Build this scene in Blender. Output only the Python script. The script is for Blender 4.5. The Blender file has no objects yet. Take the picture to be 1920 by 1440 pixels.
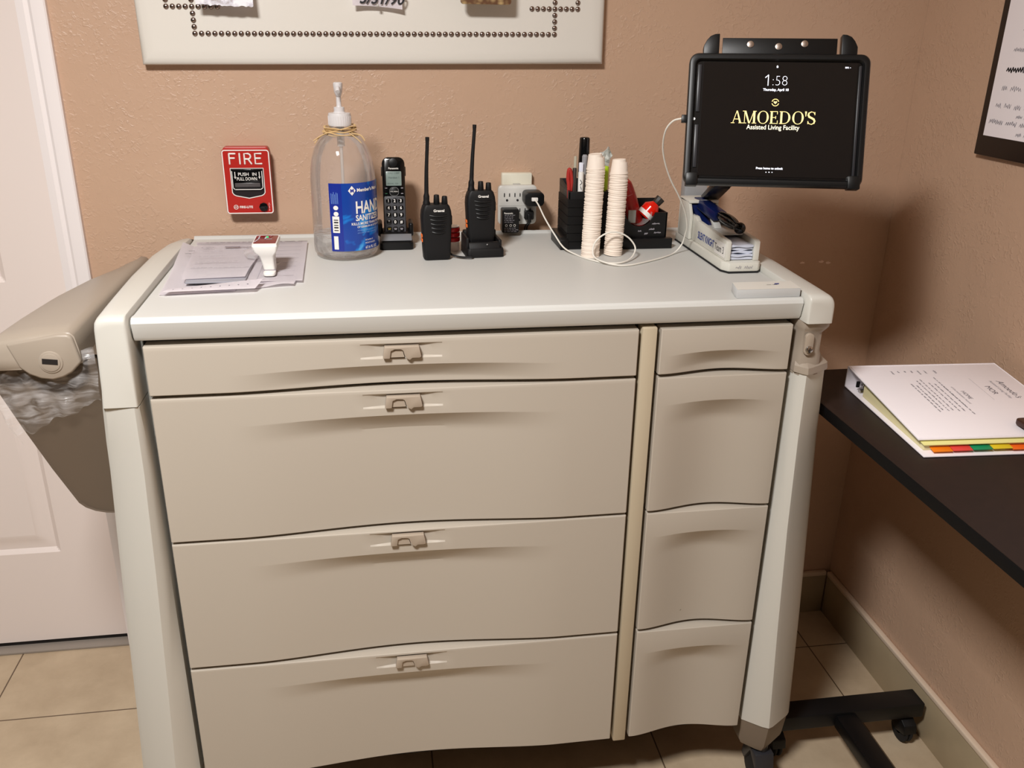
import bpy, bmesh, math, random
from mathutils import Vector, Matrix, Euler
random.seed(7)
S = bpy.context.scene
COL = S.collection
R = math.radians
PI = math.pi

# ------------------------------------------------------------------ materials
MATS = {}
def srgb(c):
    return tuple(((v/255)/12.92 if v/255 <= 0.04045 else ((v/255+0.055)/1.055)**2.4) for v in c)
def mat(name, rgb, rough=0.5, metal=0.0, bump=None, spec=0.5, coat=0.0, emis=None, alpha=1.0, vary=None, trans=0.0, ior=1.45):
    """rgb given as 0-255 sRGB albedo; bump=(scale, strength, distance)"""
    if name in MATS: return MATS[name]
    m = bpy.data.materials.new(name); m.use_nodes = True
    nt = m.node_tree; b = nt.nodes['Principled BSDF']
    col = srgb(rgb)
    b.inputs['Base Color'].default_value = (*col, 1)
    b.inputs['Roughness'].default_value = rough
    b.inputs['Metallic'].default_value = metal
    b.inputs['Specular IOR Level'].default_value = spec
    b.inputs['Coat Weight'].default_value = coat
    b.inputs['Alpha'].default_value = alpha
    b.inputs['Transmission Weight'].default_value = trans
    b.inputs['IOR'].default_value = ior
    if emis:
        b.inputs['Emission Color'].default_value = (*srgb(emis[0]), 1)
        b.inputs['Emission Strength'].default_value = emis[1]
    tc = nt.nodes.new('ShaderNodeTexCoord')
    if vary:   # (scale, amount)
        n = nt.nodes.new('ShaderNodeTexNoise'); n.inputs['Scale'].default_value = vary[0]; n.inputs['Detail'].default_value = 4
        nt.links.new(tc.outputs['Object'], n.inputs['Vector'])
        r = nt.nodes.new('ShaderNodeMapRange'); r.inputs['To Min'].default_value = 1-vary[1]; r.inputs['To Max'].default_value = 1+vary[1]
        r.inputs['From Min'].default_value = 0.3; r.inputs['From Max'].default_value = 0.7
        nt.links.new(n.outputs['Fac'], r.inputs['Value'])
        mx = nt.nodes.new('ShaderNodeVectorMath'); mx.operation = 'SCALE'
        mx.inputs[0].default_value = col
        nt.links.new(r.outputs['Result'], mx.inputs['Scale'])
        nt.links.new(mx.outputs['Vector'], b.inputs['Base Color'])
    if bump:
        n = nt.nodes.new('ShaderNodeTexNoise'); n.inputs['Scale'].default_value = bump[0]; n.inputs['Detail'].default_value = 5
        nt.links.new(tc.outputs['Object'], n.inputs['Vector'])
        bp = nt.nodes.new('ShaderNodeBump'); bp.inputs['Strength'].default_value = bump[1]; bp.inputs['Distance'].default_value = bump[2]
        nt.links.new(n.outputs['Fac'], bp.inputs['Height'])
        nt.links.new(bp.outputs['Normal'], b.inputs['Normal'])
    MATS[name] = m
    return m

def wall_mat():
    m = bpy.data.materials.new('tan_textured_paint'); m.use_nodes = True
    nt = m.node_tree; b = nt.nodes['Principled BSDF']; L = nt.links
    b.inputs['Roughness'].default_value = 0.42
    tc = nt.nodes.new('ShaderNodeTexCoord')
    n0 = nt.nodes.new('ShaderNodeTexNoise'); n0.inputs['Scale'].default_value = 1.6; n0.inputs['Detail'].default_value = 3
    L.new(tc.outputs['Object'], n0.inputs['Vector'])
    cr = nt.nodes.new('ShaderNodeValToRGB')
    cr.color_ramp.elements[0].position = .35; cr.color_ramp.elements[0].color = (*srgb((194,161,136)),1)
    cr.color_ramp.elements[1].position = .65; cr.color_ramp.elements[1].color = (*srgb((199,166,140)),1)
    L.new(n0.outputs['Fac'], cr.inputs['Fac']); L.new(cr.outputs['Color'], b.inputs['Base Color'])
    # knock-down texture: patches of splatter over a smooth coat
    n1 = nt.nodes.new('ShaderNodeTexNoise'); n1.inputs['Scale'].default_value = 85; n1.inputs['Detail'].default_value = 3; n1.inputs['Distortion'].default_value = 1.2
    n2 = nt.nodes.new('ShaderNodeTexNoise'); n2.inputs['Scale'].default_value = 9; n2.inputs['Detail'].default_value = 2
    n3 = nt.nodes.new('ShaderNodeTexNoise'); n3.inputs['Scale'].default_value = 22; n3.inputs['Detail'].default_value = 3
    for n in (n1,n2,n3): L.new(tc.outputs['Object'], n.inputs['Vector'])
    r1 = nt.nodes.new('ShaderNodeMapRange'); r1.inputs['From Min'].default_value=.52; r1.inputs['From Max'].default_value=.66
    L.new(n1.outputs['Fac'], r1.inputs['Value'])
    r2 = nt.nodes.new('ShaderNodeMapRange'); r2.inputs['From Min'].default_value=.42; r2.inputs['From Max'].default_value=.62
    r2.inputs['To Min'].default_value=.12
    L.new(n2.outputs['Fac'], r2.inputs['Value'])
    mu = nt.nodes.new('ShaderNodeMath'); mu.operation='MULTIPLY'
    L.new(r1.outputs['Result'], mu.inputs[0]); L.new(r2.outputs['Result'], mu.inputs[1])
    ad = nt.nodes.new('ShaderNodeMath'); ad.operation='ADD'
    L.new(mu.outputs[0], ad.inputs[0]); L.new(n3.outputs['Fac'], ad.inputs[1])
    bp = nt.nodes.new('ShaderNodeBump'); bp.inputs['Strength'].default_value=.32; bp.inputs['Distance'].default_value=.0028
    L.new(ad.outputs[0], bp.inputs['Height']); L.new(bp.outputs['Normal'], b.inputs['Normal'])
    return m
def tile_mat(name, s, ox, oy, c1, c2, grout, use_y=True):
    m = bpy.data.materials.new(name); m.use_nodes = True
    nt = m.node_tree; b = nt.nodes['Principled BSDF']; L = nt.links
    b.inputs['Roughness'].default_value = 0.38
    tc = nt.nodes.new('ShaderNodeTexCoord'); sp = nt.nodes.new('ShaderNodeSeparateXYZ')
    L.new(tc.outputs['Object'], sp.inputs[0])
    def line(sock, off):
        a = nt.nodes.new('ShaderNodeMath'); a.operation='SUBTRACT'; L.new(sock, a.inputs[0]); a.inputs[1].default_value = off - 100*s
        f = nt.nodes.new('ShaderNodeMath'); f.operation='MODULO'; L.new(a.outputs[0], f.inputs[0]); f.inputs[1].default_value = s
        p = nt.nodes.new('ShaderNodeMath'); p.operation='PINGPONG'; L.new(f.outputs[0], p.inputs[0]); p.inputs[1].default_value = s/2
        r = nt.nodes.new('ShaderNodeMapRange'); r.inputs['From Min'].default_value=.0012; r.inputs['From Max'].default_value=.0022
        L.new(p.outputs[0], r.inputs['Value']); return r.outputs['Result']
    lx = line(sp.outputs['X'], ox); ly = line(sp.outputs['Y'], oy)
    mn = nt.nodes.new('ShaderNodeMath'); mn.operation='MINIMUM'; L.new(lx, mn.inputs[0]); L.new(ly, mn.inputs[1])
    n = nt.nodes.new('ShaderNodeTexNoise'); n.inputs['Scale'].default_value=7; n.inputs['Detail'].default_value=7; n.inputs['Roughness'].default_value=.65
    L.new(tc.outputs['Object'], n.inputs['Vector'])
    cr = nt.nodes.new('ShaderNodeValToRGB')
    cr.color_ramp.elements[0].position=.3; cr.color_ramp.elements[0].color=(*srgb(c1),1)
    cr.color_ramp.elements[1].position=.7; cr.color_ramp.elements[1].color=(*srgb(c2),1)
    L.new(n.outputs['Fac'], cr.inputs['Fac'])
    mx = nt.nodes.new('ShaderNodeMix'); mx.data_type='RGBA'
    L.new(mn.outputs[0], mx.inputs['Factor']); mx.inputs['A'].default_value=(*srgb(grout),1)
    L.new(cr.outputs['Color'], mx.inputs['B']); L.new(mx.outputs['Result'], b.inputs['Base Color'])
    bp = nt.nodes.new('ShaderNodeBump'); bp.inputs['Strength'].default_value=.5; bp.inputs['Distance'].default_value=.0015
    L.new(mn.outputs[0], bp.inputs['Height']); L.new(bp.outputs['Normal'], b.inputs['Normal'])
    return m

M_wall = wall_mat()
M_floor = tile_mat('beige_floor_tile', .545, .083, -.165, (178,157,130), (201,181,153), (98,80,62))
M_basetile = mat('beige_base_tile', (178,160,130), .4, vary=(9,.08))
M_cream = mat('cream_trim', (226,205,182), .4)
M_door = mat('white_door_paint', (242,230,224), .42)
M_casing = mat('white_casing_paint', (242,235,234), .38)
M_dark = mat('dark_gap', (26,20,17), .8)
M_top = mat('grey_white_plastic', (203,201,193), .38, bump=(900,.05,.0003))
M_topslab = mat('grey_white_laminate', (203,203,199), .5, bump=(700,.05,.0003))
M_drawer = mat('taupe_drawer_plastic', (181,172,159), .5, bump=(1100,.06,.0002))
M_taupe = mat('taupe_plastic', (160,148,134), .4, bump=(900,.05,.0003))
M_latch = mat('taupe_latch', (170,156,140), .35)
M_strip = mat('cream_strip', (186,173,149), .5)
M_black = mat('black_plastic', (16,16,17), .38, spec=.4)
M_blackg = mat('black_gloss', (12,12,13), .12)
M_blackm = mat('black_matte', (17,16,17), .55, bump=(600,.1,.0003), spec=.35)
M_rubber = mat('black_rubber', (22,22,24), .7)
M_chrome = mat('chrome', (190,188,184), .2, 1.0)
M_screw = mat('steel_screw', (190,175,165), .35, 1.0)
M_nail = mat('nickel_nail', (158,142,134), .25, 1.0)
M_leather = mat('white_leatherette', (228,223,214), .42, bump=(350,.10,.0006))
M_red = mat('fire_red', (178,34,25), .35)
M_white = mat('white_plastic', (232,229,224), .35)
M_ink_w = mat('white_ink', (236,232,226), .5)
M_ink_k = mat('black_ink', (28,26,30), .6)
M_ink_g = mat('grey_ink', (138,132,140), .7)
M_ink_lg = mat('light_grey_ink', (190,184,192), .7)
M_ink_b = mat('blue_ink', (42,62,140), .5)
M_paper = mat('white_paper', (246,240,244), .6, )
M_paper2 = mat('warm_white_paper', (230,224,214), .6)
M_cup = mat('paper_cup', (240,226,212), .6)
M_outlet = mat('outlet_white', (214,212,206), .4)
M_cover = mat('ivory_cover', (230,226,208), .35)
M_table = mat('espresso_laminate', (34,22,18), .5, vary=(60,.12))
M_cable = mat('white_cable', (236,232,222), .4)

# ------------------------------------------------------------------ mesh helpers
WM = {}
def bm_new(): return bmesh.new()
def merge(bm, other):
    me = bpy.data.meshes.new('tmp'); other.to_mesh(me); other.free(); bm.from_mesh(me); bpy.data.meshes.remove(me)
def box(bm, x0,x1,y0,y1,z0,z1, bev=0, seg=2, rot=None, piv=None, mi=0):
    t = bm_new()
    bmesh.ops.create_cube(t, size=1)
    c = Vector(((x0+x1)/2,(y0+y1)/2,(z0+z1)/2)); s = (abs(x1-x0),abs(y1-y0),abs(z1-z0))
    for v in t.verts: v.co = Vector((v.co.x*s[0], v.co.y*s[1], v.co.z*s[2]))+c
    if bev: bmesh.ops.bevel(t, geom=t.edges[:], offset=min(bev, min(s)*.49), segments=seg, profile=.5, affect='EDGES')
    if rot is not None:
        p = Vector(piv) if piv is not None else c
        M = Matrix.Translation(p) @ (rot if isinstance(rot, Matrix) else Euler(rot).to_matrix().to_4x4()) @ Matrix.Translation(-p)
        t.transform(M)
    for f in t.faces: f.material_index = mi
    merge(bm, t)
def cyl(bm, p0, p1, r0, r1=None, n=24, caps=True, bev=0, mi=0):
    r1 = r0 if r1 is None else r1
    p0 = Vector(p0); p1 = Vector(p1); d = p1-p0
    t = bm_new()
    bmesh.ops.create_cone(t, cap_ends=caps, cap_tris=False, segments=n, radius1=r0, radius2=r1, depth=d.length)
    if bev:
        es = [e for e in t.edges if abs(e.verts[0].co.z-e.verts[1].co.z)<1e-7]
        bmesh.ops.bevel(t, geom=es, offset=bev, segments=2, profile=.5, affect='EDGES')
    t.transform(Matrix.Translation((p0+p1)/2) @ d.to_track_quat('Z','Y').to_matrix().to_4x4())
    for f in t.faces: f.material_index = mi
    merge(bm, t)
def sphere(bm, c, r, sc=(1,1,1), n=20, mi=0):
    t = bm_new(); bmesh.ops.create_uvsphere(t, u_segments=n, v_segments=max(6,n//2), radius=r)
    t.transform(Matrix.Translation(c) @ Matrix.Diagonal((*sc,1)))
    for f in t.faces: f.material_index = mi
    merge(bm, t)
def loft(bm, rings, cap0=True, cap1=True, closed=True, mi=0):
    vs = [[bm.verts.new(p) for p in r] for r in rings]
    n = len(vs[0])
    for a,b in zip(vs, vs[1:]):
        for i in range(n if closed else n-1):
            j = (i+1)%n
            try: f = bm.faces.new((a[i],a[j],b[j],b[i])); f.material_index = mi
            except ValueError: pass
    if closed and cap0: f = bm.faces.new(vs[0][::-1]); f.material_index = mi
    if closed and cap1: f = bm.faces.new(vs[-1]); f.material_index = mi
    return vs
def lathe(bm, prof, c=(0,0,0), n=32, mi=0, axis=None):
    """prof: list of (r,z) from bottom to top"""
    rings = [[(c[0]+r*math.cos(2*PI*i/n), c[1]+r*math.sin(2*PI*i/n), c[2]+z) for i in range(n)] for r,z in prof]
    t = bm_new(); loft(t, rings, prof[0][0]>1e-6, prof[-1][0]>1e-6, mi=mi)
    bmesh.ops.remove_doubles(t, verts=t.verts, dist=1e-7)
    merge(bm, t)
def prism(bm, poly, plane, a, b, bev=0, mi=0):
    """poly: 2D points; plane 'xz','xy','yz' ; extruded from a to b along the other axis"""
    def P(p, t):
        if plane=='xz': return (p[0], t, p[1])
        if plane=='xy': return (p[0], p[1], t)
        return (t, p[0], p[1])
    t = bm_new()
    loft(t, [[P(p,a) for p in poly],[P(p,b) for p in poly]], mi=mi)
    bmesh.ops.recalc_face_normals(t, faces=t.faces)
    if bev: bmesh.ops.bevel(t, geom=t.edges[:], offset=bev, segments=2, profile=.5, affect='EDGES')
    for f in t.faces: f.material_index = mi
    merge(bm, t)
def rrect(x0,x1,z0,z1,r,n=5):
    pts=[]
    for cx,cz,a0 in ((x1-r,z0+r,-90),(x1-r,z1-r,0),(x0+r,z1-r,90),(x0+r,z0+r,180)):
        for i in range(n+1):
            a=R(a0+90*i/n); pts.append((cx+r*math.cos(a), cz+r*math.sin(a)))
    return pts
def smooth_path(pts, sub=8):
    pts=[Vector(p) for p in pts]; out=[]
    P=[pts[0]*2-pts[1]]+pts+[pts[-1]*2-pts[-2]]
    for i in range(1,len(P)-2):
        for k in range(sub):
            t=k/sub; a,b,c,d=P[i-1],P[i],P[i+1],P[i+2]
            out.append(.5*((2*b)+(c-a)*t+(2*a-5*b+4*c-d)*t*t+(3*b-a-3*c+d)*t*t*t))
    out.append(pts[-1]); return out
def tube(bm, pts, r, n=8, sub=8, smooth=True, mi=0, flat=1.0):
    path = smooth_path(pts, sub) if smooth else [Vector(p) for p in pts]
    rings=[]; up=Vector((0,0,1)); prev=None
    for i,p in enumerate(path):
        d=(path[min(i+1,len(path)-1)]-path[max(i-1,0)]).normalized()
        if prev is None:
            s=d.cross(up)
            if s.length<.1: s=d.cross(Vector((1,0,0)))
        else: s=prev-d*prev.dot(d)
        s.normalize(); prev=s; u=s.cross(d)
        rr = r(i/(len(path)-1)) if callable(r) else r
        rings.append([p+s*rr*math.cos(2*PI*k/n)+u*rr*flat*math.sin(2*PI*k/n) for k in range(n)])
    t=bm_new(); loft(t, rings, mi=mi); bmesh.ops.recalc_face_normals(t, faces=t.faces); merge(bm,t)

def obj(name, bm, m, parent=None, world=True, ang=32, recalc=True):
    if recalc: bmesh.ops.recalc_face_normals(bm, faces=bm.faces)
    if parent is not None and world: bm.transform(WM[parent.name].inverted())
    me = bpy.data.meshes.new(name); bm.to_mesh(me); bm.free()
    for mm in (m if isinstance(m,(list,tuple)) else [m]): me.materials.append(mm)
    me.shade_smooth(); me.set_sharp_from_angle(angle=R(ang))
    o = bpy.data.objects.new(name, me); COL.objects.link(o)
    if parent is not None:
        o.parent = parent; WM[o.name] = WM[parent.name].copy()
    else: WM[o.name] = Matrix.Identity(4)
    return o
def thing(name, label, cat, loc=(0,0,0), rot=(0,0,0), group=None):
    o = bpy.data.objects.new(name, None); COL.objects.link(o)
    o.empty_display_size = .05
    o.location = loc; o.rotation_euler = rot
    WM[o.name] = Matrix.Translation(loc) @ Euler(rot).to_matrix().to_4x4()
    return tag(o, label, cat, group)
def tag(o, label, cat, group=None, kind=None):
    o['label']=label; o['category']=cat
    if group: o['group']=group
    if kind: o['kind']=kind
    return o
def struct(name, bm, m, parent=None, **k):
    o = obj(name, bm, m, parent, **k)
    if parent is None: o['kind']='structure'
    return o
def frame(origin, xdir, updir):
    """matrix whose local x = xdir, local y = updir, local z = out of the face"""
    x=Vector(xdir).normalized(); y=Vector(updir); y=(y-x*y.dot(x)).normalized(); z=x.cross(y)
    return Matrix(((x.x,y.x,z.x,origin[0]),(x.y,y.y,z.y,origin[1]),(x.z,y.z,z.z,origin[2]),(0,0,0,1)))
def text_bm(body, size, M, sx=1.0, align='LEFT', bold=0.0, shear=0.0, depth=0.0, space=1.0):
    cu = bpy.data.curves.new('t','FONT'); cu.body=body; cu.size=size; cu.align_x=align; cu.offset=bold; cu.shear=shear; cu.extrude=depth
    cu.space_character=space; cu.resolution_u=3
    o = bpy.data.objects.new('t',cu); COL.objects.link(o)
    dg = bpy.context.evaluated_depsgraph_get()
    me = bpy.data.meshes.new_from_object(o.evaluated_get(dg))
    b = bm_new(); b.from_mesh(me); bpy.data.meshes.remove(me)
    bpy.data.objects.remove(o); bpy.data.curves.remove(cu)
    b.transform(M @ Matrix.Diagonal((sx,1,1,1)))
    return b
def text(name, body, size, M, m, parent, bend=None, **k):
    b = text_bm(body, size, M, **k)
    if bend: 
        bmesh.ops.triangulate(b, faces=b.faces)
        for v in b.verts: v.co = bend(v.co)
    return obj(name, b, m, parent, recalc=False)
def strokes_bm(polys, w, M, lift=0.0):
    """flat ribbons along 2D polylines in the local xy plane of M"""
    b = bm_new()
    for pl in polys:
        for (x0,y0),(x1,y1) in zip(pl,pl[1:]):
            d=Vector((x1-x0,y1-y0)); 
            if d.length<1e-9: continue
            d.normalize(); n=Vector((-d.y,d.x))*w/2; e=d*w*.3
            q=[(x0-e.x+n.x,y0-e.y+n.y),(x0-e.x-n.x,y0-e.y-n.y),(x1+e.x-n.x,y1+e.y-n.y),(x1+e.x+n.x,y1+e.y+n.y)]
            b.faces.new([b.verts.new((p[0],p[1],lift)) for p in q])
    b.transform(M); return b
def scribble(x0, y0, length, h, rnd, word=.35):
    out=[]; x=x0
    while x < x0+length:
        wl = h*rnd.uniform(1.5,5); pl=[]; n=int(wl/(h*.35))+2
        for i in range(n):
            pl.append((x+wl*i/n, y0+h*(rnd.uniform(.55,1.0) if i%2 else rnd.uniform(-.1,.25))))
        out.append(pl); x += wl+h*.8
    return out

# ------------------------------------------------------------------ room shell
b=bm_new(); box(b,-.645,1.42,0,.14,0,2.6); struct('wall_back', b, M_wall)
b=bm_new(); box(b,-2.2,-1.57,0,.14,0,2.6); box(b,-1.57,-.62,0,.14,2.1,2.6); struct('wall_left', b, M_wall)
b=bm_new(); box(b,1.30,1.42,-3.6,-.0005,0,2.6); struct('wall_right', b, M_wall)
b=bm_new(); box(b,-3.2,1.42,-4.2,.5,-.05,0); struct('floor', b, M_floor)
b=bm_new(); box(b,-3.2,1.42,-4.2,.5,2.6,2.68); struct('ceiling', b, mat('ceiling_white',(225,215,200),.7))
b=bm_new(); rc=random.Random(3)
for cx,cz in ((1.077,1.079),(1.128,1.081),(1.146,1.078)):
    b.faces.new([b.verts.new((cx+.0075*math.cos(2*PI*i/9)*rc.uniform(.5,1.2),-.0004,cz+.0035*math.sin(2*PI*i/9)*rc.uniform(.5,1.2))) for i in range(9)])
obj('paint_chip',b,mat('chip',(238,214,196),.6),bpy.data.objects['wall_back'],recalc=False)
# base boards : tile body with a cream top strip
def baseboard(name, x0,x1,y0,y1, inner):
    b=bm_new(); box(b,x0,x1,y0,y1,0,.128,.001); o=struct(name,b,M_basetile)
    b=bm_new()
    if inner=='y': box(b,x0,x1-.002,y0-.004,y1,.128,.142,.0035,3)
    else: box(b,x0-.004,x1,y0,y1-.002,.128,.142,.0035,3)
    obj('top_strip',b,M_cream,o)
baseboard('baseboard_back', -.56,1.286,-.011,-.0005,'y')
baseboard('baseboard_right', 1.288,1.2995,-3.6,-.012,'x')
# door
b=bm_new(); X0,X1=-1.56,-.665; yf=.125
# door slab with two recessed/raised panels, built as a stepped height field
def door_face():
    pans=[(-1.44,-.868,.30,.84),(-1.44,-.868,1.045,1.93)]
    def d(x,z):
        for a,c,e,f in pans:
            t=min(x-a,c-x,z-e,f-z)
            if t>=0:
                if t<.012: return .009*t/.012
                if t<.030: return .009-.002*(t-.012)/.018
                if t<.055: return .007-.006*(t-.030)/.025
                return .001
        return 0
    xs={X0,X1}; zs={.02,2.06}
    for a,c,e,f in pans:
        for t in (0,.004,.008,.012,.021,.030,.038,.047,.055): xs|={a+t,c-t}; zs|={e+t,f-t}
    xs=sorted(xs); zs=sorted(zs)
    V=[[b.verts.new((x,yf+d(x,z),z)) for x in xs] for z in zs]
    for i in range(len(zs)-1):
        for j in range(len(xs)-1): b.faces.new((V[i][j],V[i][j+1],V[i+1][j+1],V[i+1][j]))
door_face(); box(b,X0,X1,yf+.012,yf+.04,.02,2.06)
struct('door_1',b,M_door,ang=12)
b=bm_new(); box(b,-1.57,-.63,yf-.03,.16,0,.007,.002); struct('trim_2',b,mat('threshold',(150,140,130),.5))
b=bm_new(); box(b,-1.57,-.66,yf+.004,.16,.007,.0195); struct('door_gap_shade',b,M_dark)  # dark block painted in for the shade under the door, no real part
# casing (moulded profile) on the right of the door, and its mate outside the frame
def casing(name,xa,xb):
    s = 1 if xb>xa else -1; w=abs(xb-xa)
    prof=[(0,0),(0,.007),(.006,.0085),(.016,.0105),(.021,.009),(.025,.009),(.031,.0135),(.042,.015),(w-.003,.015),(w,.012),(w,0)]
    poly=[(xa+s*p, -q) for p,q in prof]
    b=bm_new(); prism(b,poly,'xy',0,2.1); struct(name,b,M_casing,ang=20)
casing('trim_1',-.694,-.635); 
b=bm_new(); box(b,-.675,-.646,.0005,.139,0,2.1); struct('trim_4',b,M_casing)

# ------------------------------------------------------------------ medication cart
cart = thing('medical_cart','large taupe and off-white medication cart with eight drawers standing against the tan wall','cart',(.185,-.33,0))
YF=-.620
b=bm_new(); box(b,-.392,.762,-.585,-.06,.17,1.132); obj('carcass',b,M_dark,cart)
b=bm_new(); box(b,-.405,-.393,-.575,-.05,.17,1.13,.002); obj('side_panel',b,M_top,cart)
b=bm_new(); box(b,.763,.775,-.575,-.05,.17,1.13,.002); obj('side_panel',b,M_top,cart)
b=bm_new(); box(b,-.404,.774,-.06,-.045,.17,1.13,.002); obj('back_panel',b,M_top,cart)
# worktop: rounded front lip
prof=[(-.028,1.1345),(-.028,1.180),(-.031,1.182),(-.036,1.182),(-.040,1.180),(-.044,1.1765),(-.060,1.175),(-.600,1.175),(-.612,1.1765),(-.620,1.1765),(-.6255,1.1735),(-.628,1.168),(-.6225,1.143),(-.6185,1.137),(-.613,1.1345)]
b=bm_new(); prism(b,prof,'yz',-.3965,.7635); obj('worktop',b,M_topslab,cart,ang=25)
# side rails: loft along y
def rail(side):
    b=bm_new(); rings=[]
    zc=1.030 if side<0 else 1.134
    for y,xi,xo,zt,front in ((-.6465,.4025,.444,1.172,1),(-.6457,.401,.447,1.178,1),(-.6435,.400,.4487,1.182,1),(-.639,.3995,.4495,1.1850,1),(-.630,.399,.4500,1.1865,1),(-.60,.399,.4505,1.187,1),(-.576,.399,.4515,1.187,1),(-.575,.399,.4515,1.187,0),(-.52,.399,.453,1.187,0),(-.38,.399,.455,1.188,0),(-.22,.399,.452,1.188,0),(-.12,.399,.442,1.187,0),(-.06,.399,.430,1.183,0),(-.03,.399,.415,1.172,0),(-.02,.399,.408,1.16,0)):
        if side<0: f=lambda x: -x
        else: f=lambda x: x+.367
        w=xo-xi; zb=zc if front else 1.135; k=.007 if (front and side<0) else 0
        sec=[(xi,zb),(xi,zb+.001),(xi,zt-.004),(xi+.0015,zt-.001),(xi+.004,zt),(xo-.022,zt),(xo-.011,zt-.0018),(xo-.005,zt-.0048),(xo-.0013,zt-.010),(xo,zt-.018),(xo+k*.6,max(zb+.002,zb+(.03 if front and side<0 else .001))),(xo+k,zb)]
        rings.append([(f(x),y,z) for x,z in sec])
    loft(b,rings); return obj('side_rail',b,M_top,cart,ang=40)
rail(-1); rail(1)
# front legs with a vertical crease
def leg(side, lev, name='leg', m=M_top, bevel=.003):
    """lev rows: z, inner x, inner y, crease x, crease y, outer x, outer y"""
    b=bm_new(); rings=[]
    for z,xi,yi,xc,yc,xo,yo in lev:
        def mid(p,q,t): return (p[0]+(q[0]-p[0])*t, p[1]+(q[1]-p[1])*t)
        I=(xi,yi);C=(xc,yc);O=(xo,yo)
        ib=(xi,-.56); s=1 if side>0 else -1
        ob=(xo-s*.012,-.545)
        sec=[ib,I,mid(I,C,.75 if abs(xi-xc)>.02 else .6),mid(mid(I,C,.92),mid(C,O,.08),.5),mid(C,O,.16),mid(C,O,.5),mid(C,O,.86),mid(mid(C,O,.96),mid(O,ob,.10),.5),mid(O,ob,.22),ob]
        rings.append([(p[0],p[1],z) for p in sec])
    loft(b,rings); return obj(name,b,m,cart,ang=30)
leg(-1,[(1.0280,-.399,-.641,-.404,-.6455,-.4600,-.6400),(.96,-.3985,-.628,-.405,-.643,-.4665,-.630),(.90,-.3975,-.618,-.406,-.641,-.4715,-.619),(.70,-.3975,-.612,-.413,-.641,-.484,-.614),(.45,-.3975,-.610,-.424,-.643,-.497,-.612),(.20,-.3975,-.608,-.436,-.646,-.510,-.612)])
leg(1,[(1.0332,.768,-.618,.782,-.642,.836,-.612),(.90,.768,-.612,.784,-.642,.844,-.606),(.70,.768,-.609,.790,-.642,.858,-.602),(.45,.768,-.607,.802,-.644,.874,-.600),(.19,.768,-.606,.817,-.646,.886,-.602)])
M_foot=mat('shaded_foot_taupe',(118,105,91),.45)  # taupe of the feet darkened, shade near the floor put into the colour
leg(-1,[(.198,-.3985,-.606,-.439,-.643,-.508,-.608),(.13,-.402,-.602,-.438,-.638,-.500,-.604),(.112,-.410,-.598,-.438,-.630,-.492,-.60)],'foot',M_foot)
leg(1,[(.188,.7695,-.604,.818,-.643,.884,-.600),(.13,.772,-.600,.816,-.638,.878,-.598),(.112,.780,-.596,.815,-.630,.868,-.594)],'foot',M_foot)
# rear legs (mostly hidden)
for x0,x1 in ((-.455,-.406),(.776,.825)):
    b=bm_new(); box(b,x0,x1,-.12,-.05,.11,1.13,.008); obj('leg',b,M_top,cart)
# casters
for cx,cy in ((-.45,-.60),(.825,-.61),(-.43,-.09),(.80,-.09)):
    b=bm_new()
    cyl(b,(cx-.013,cy+.012,.045),(cx+.013,cy+.012,.045),.045,n=28,bev=.006)
    ca=obj('caster',b,M_rubber,cart)
    b=bm_new(); prism(b,[(cy-.03,.06),(cy-.02,.102),(cy+.04,.102),(cy+.05,.05),(cy+.035,.045),(cy+.01,.09)],'yz',cx-.022,cx+.022,.002)
    cyl(b,(cx,cy,.098),(cx,cy,.118),.014)
    obj('fork',b,mat('caster_grey',(46,46,50),.4),ca)
# lock housing and sloped cap of the right column
b=bm_new()
rings=[]
for z,g in ((1.028,.0),(1.066,.0),(1.074,-.002),(1.110,-.002),(1.118,.003),(1.124,.006),(1.1335,.006)):
    x0,x1,yf_=.7665-g*.3,.818+g,-.632-g
    if z<1.05: pass
    sec=[(x0,-.575),(x0,yf_+.018),(x0+.006,yf_+.004),(x0+.016,yf_),(x1-.016,yf_+.001),(x1-.006,yf_+.006),(x1,yf_+.018),(x1,-.575)]
    rings.append([(p[0],p[1],z) for p in sec])
loft(b,rings); lh=obj('lock_housing',b,M_taupe,cart,ang=35)
b=bm_new()
prism(b,rrect(.7735,.7895,1.070,1.112,.0075),'xz',-.6375,-.630,.001); obj('lock_cover',b,M_latch,lh)
b=bm_new(); cyl(b,(.7815,-.634,1.082),(.7815,-.6415,1.082),.0068,n=24,bev=.001); lk=obj('key_lock',b,M_chrome,lh)
b=bm_new(); box(b,.7807,.7823,-.6419,-.6412,1.077,1.087); obj('keyhole',b,M_ink_k,lh)
lev=[(1.0335,.7655,-.623,.782,-.6470,.8402,-.6155),(1.046,.7658,-.6225,.782,-.6455,.8392,-.6135),(1.053,.768,-.618,.783,-.634,.832,-.606),(1.066,.770,-.60,.787,-.612,.826,-.595)]
leg(1,lev,'leg_cap',M_taupe)
# divider strip
b=bm_new(); box(b,.4685,.4965,-.618,-.58,.176,1.128,.003); obj('divider_strip',b,M_strip,cart)

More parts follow.
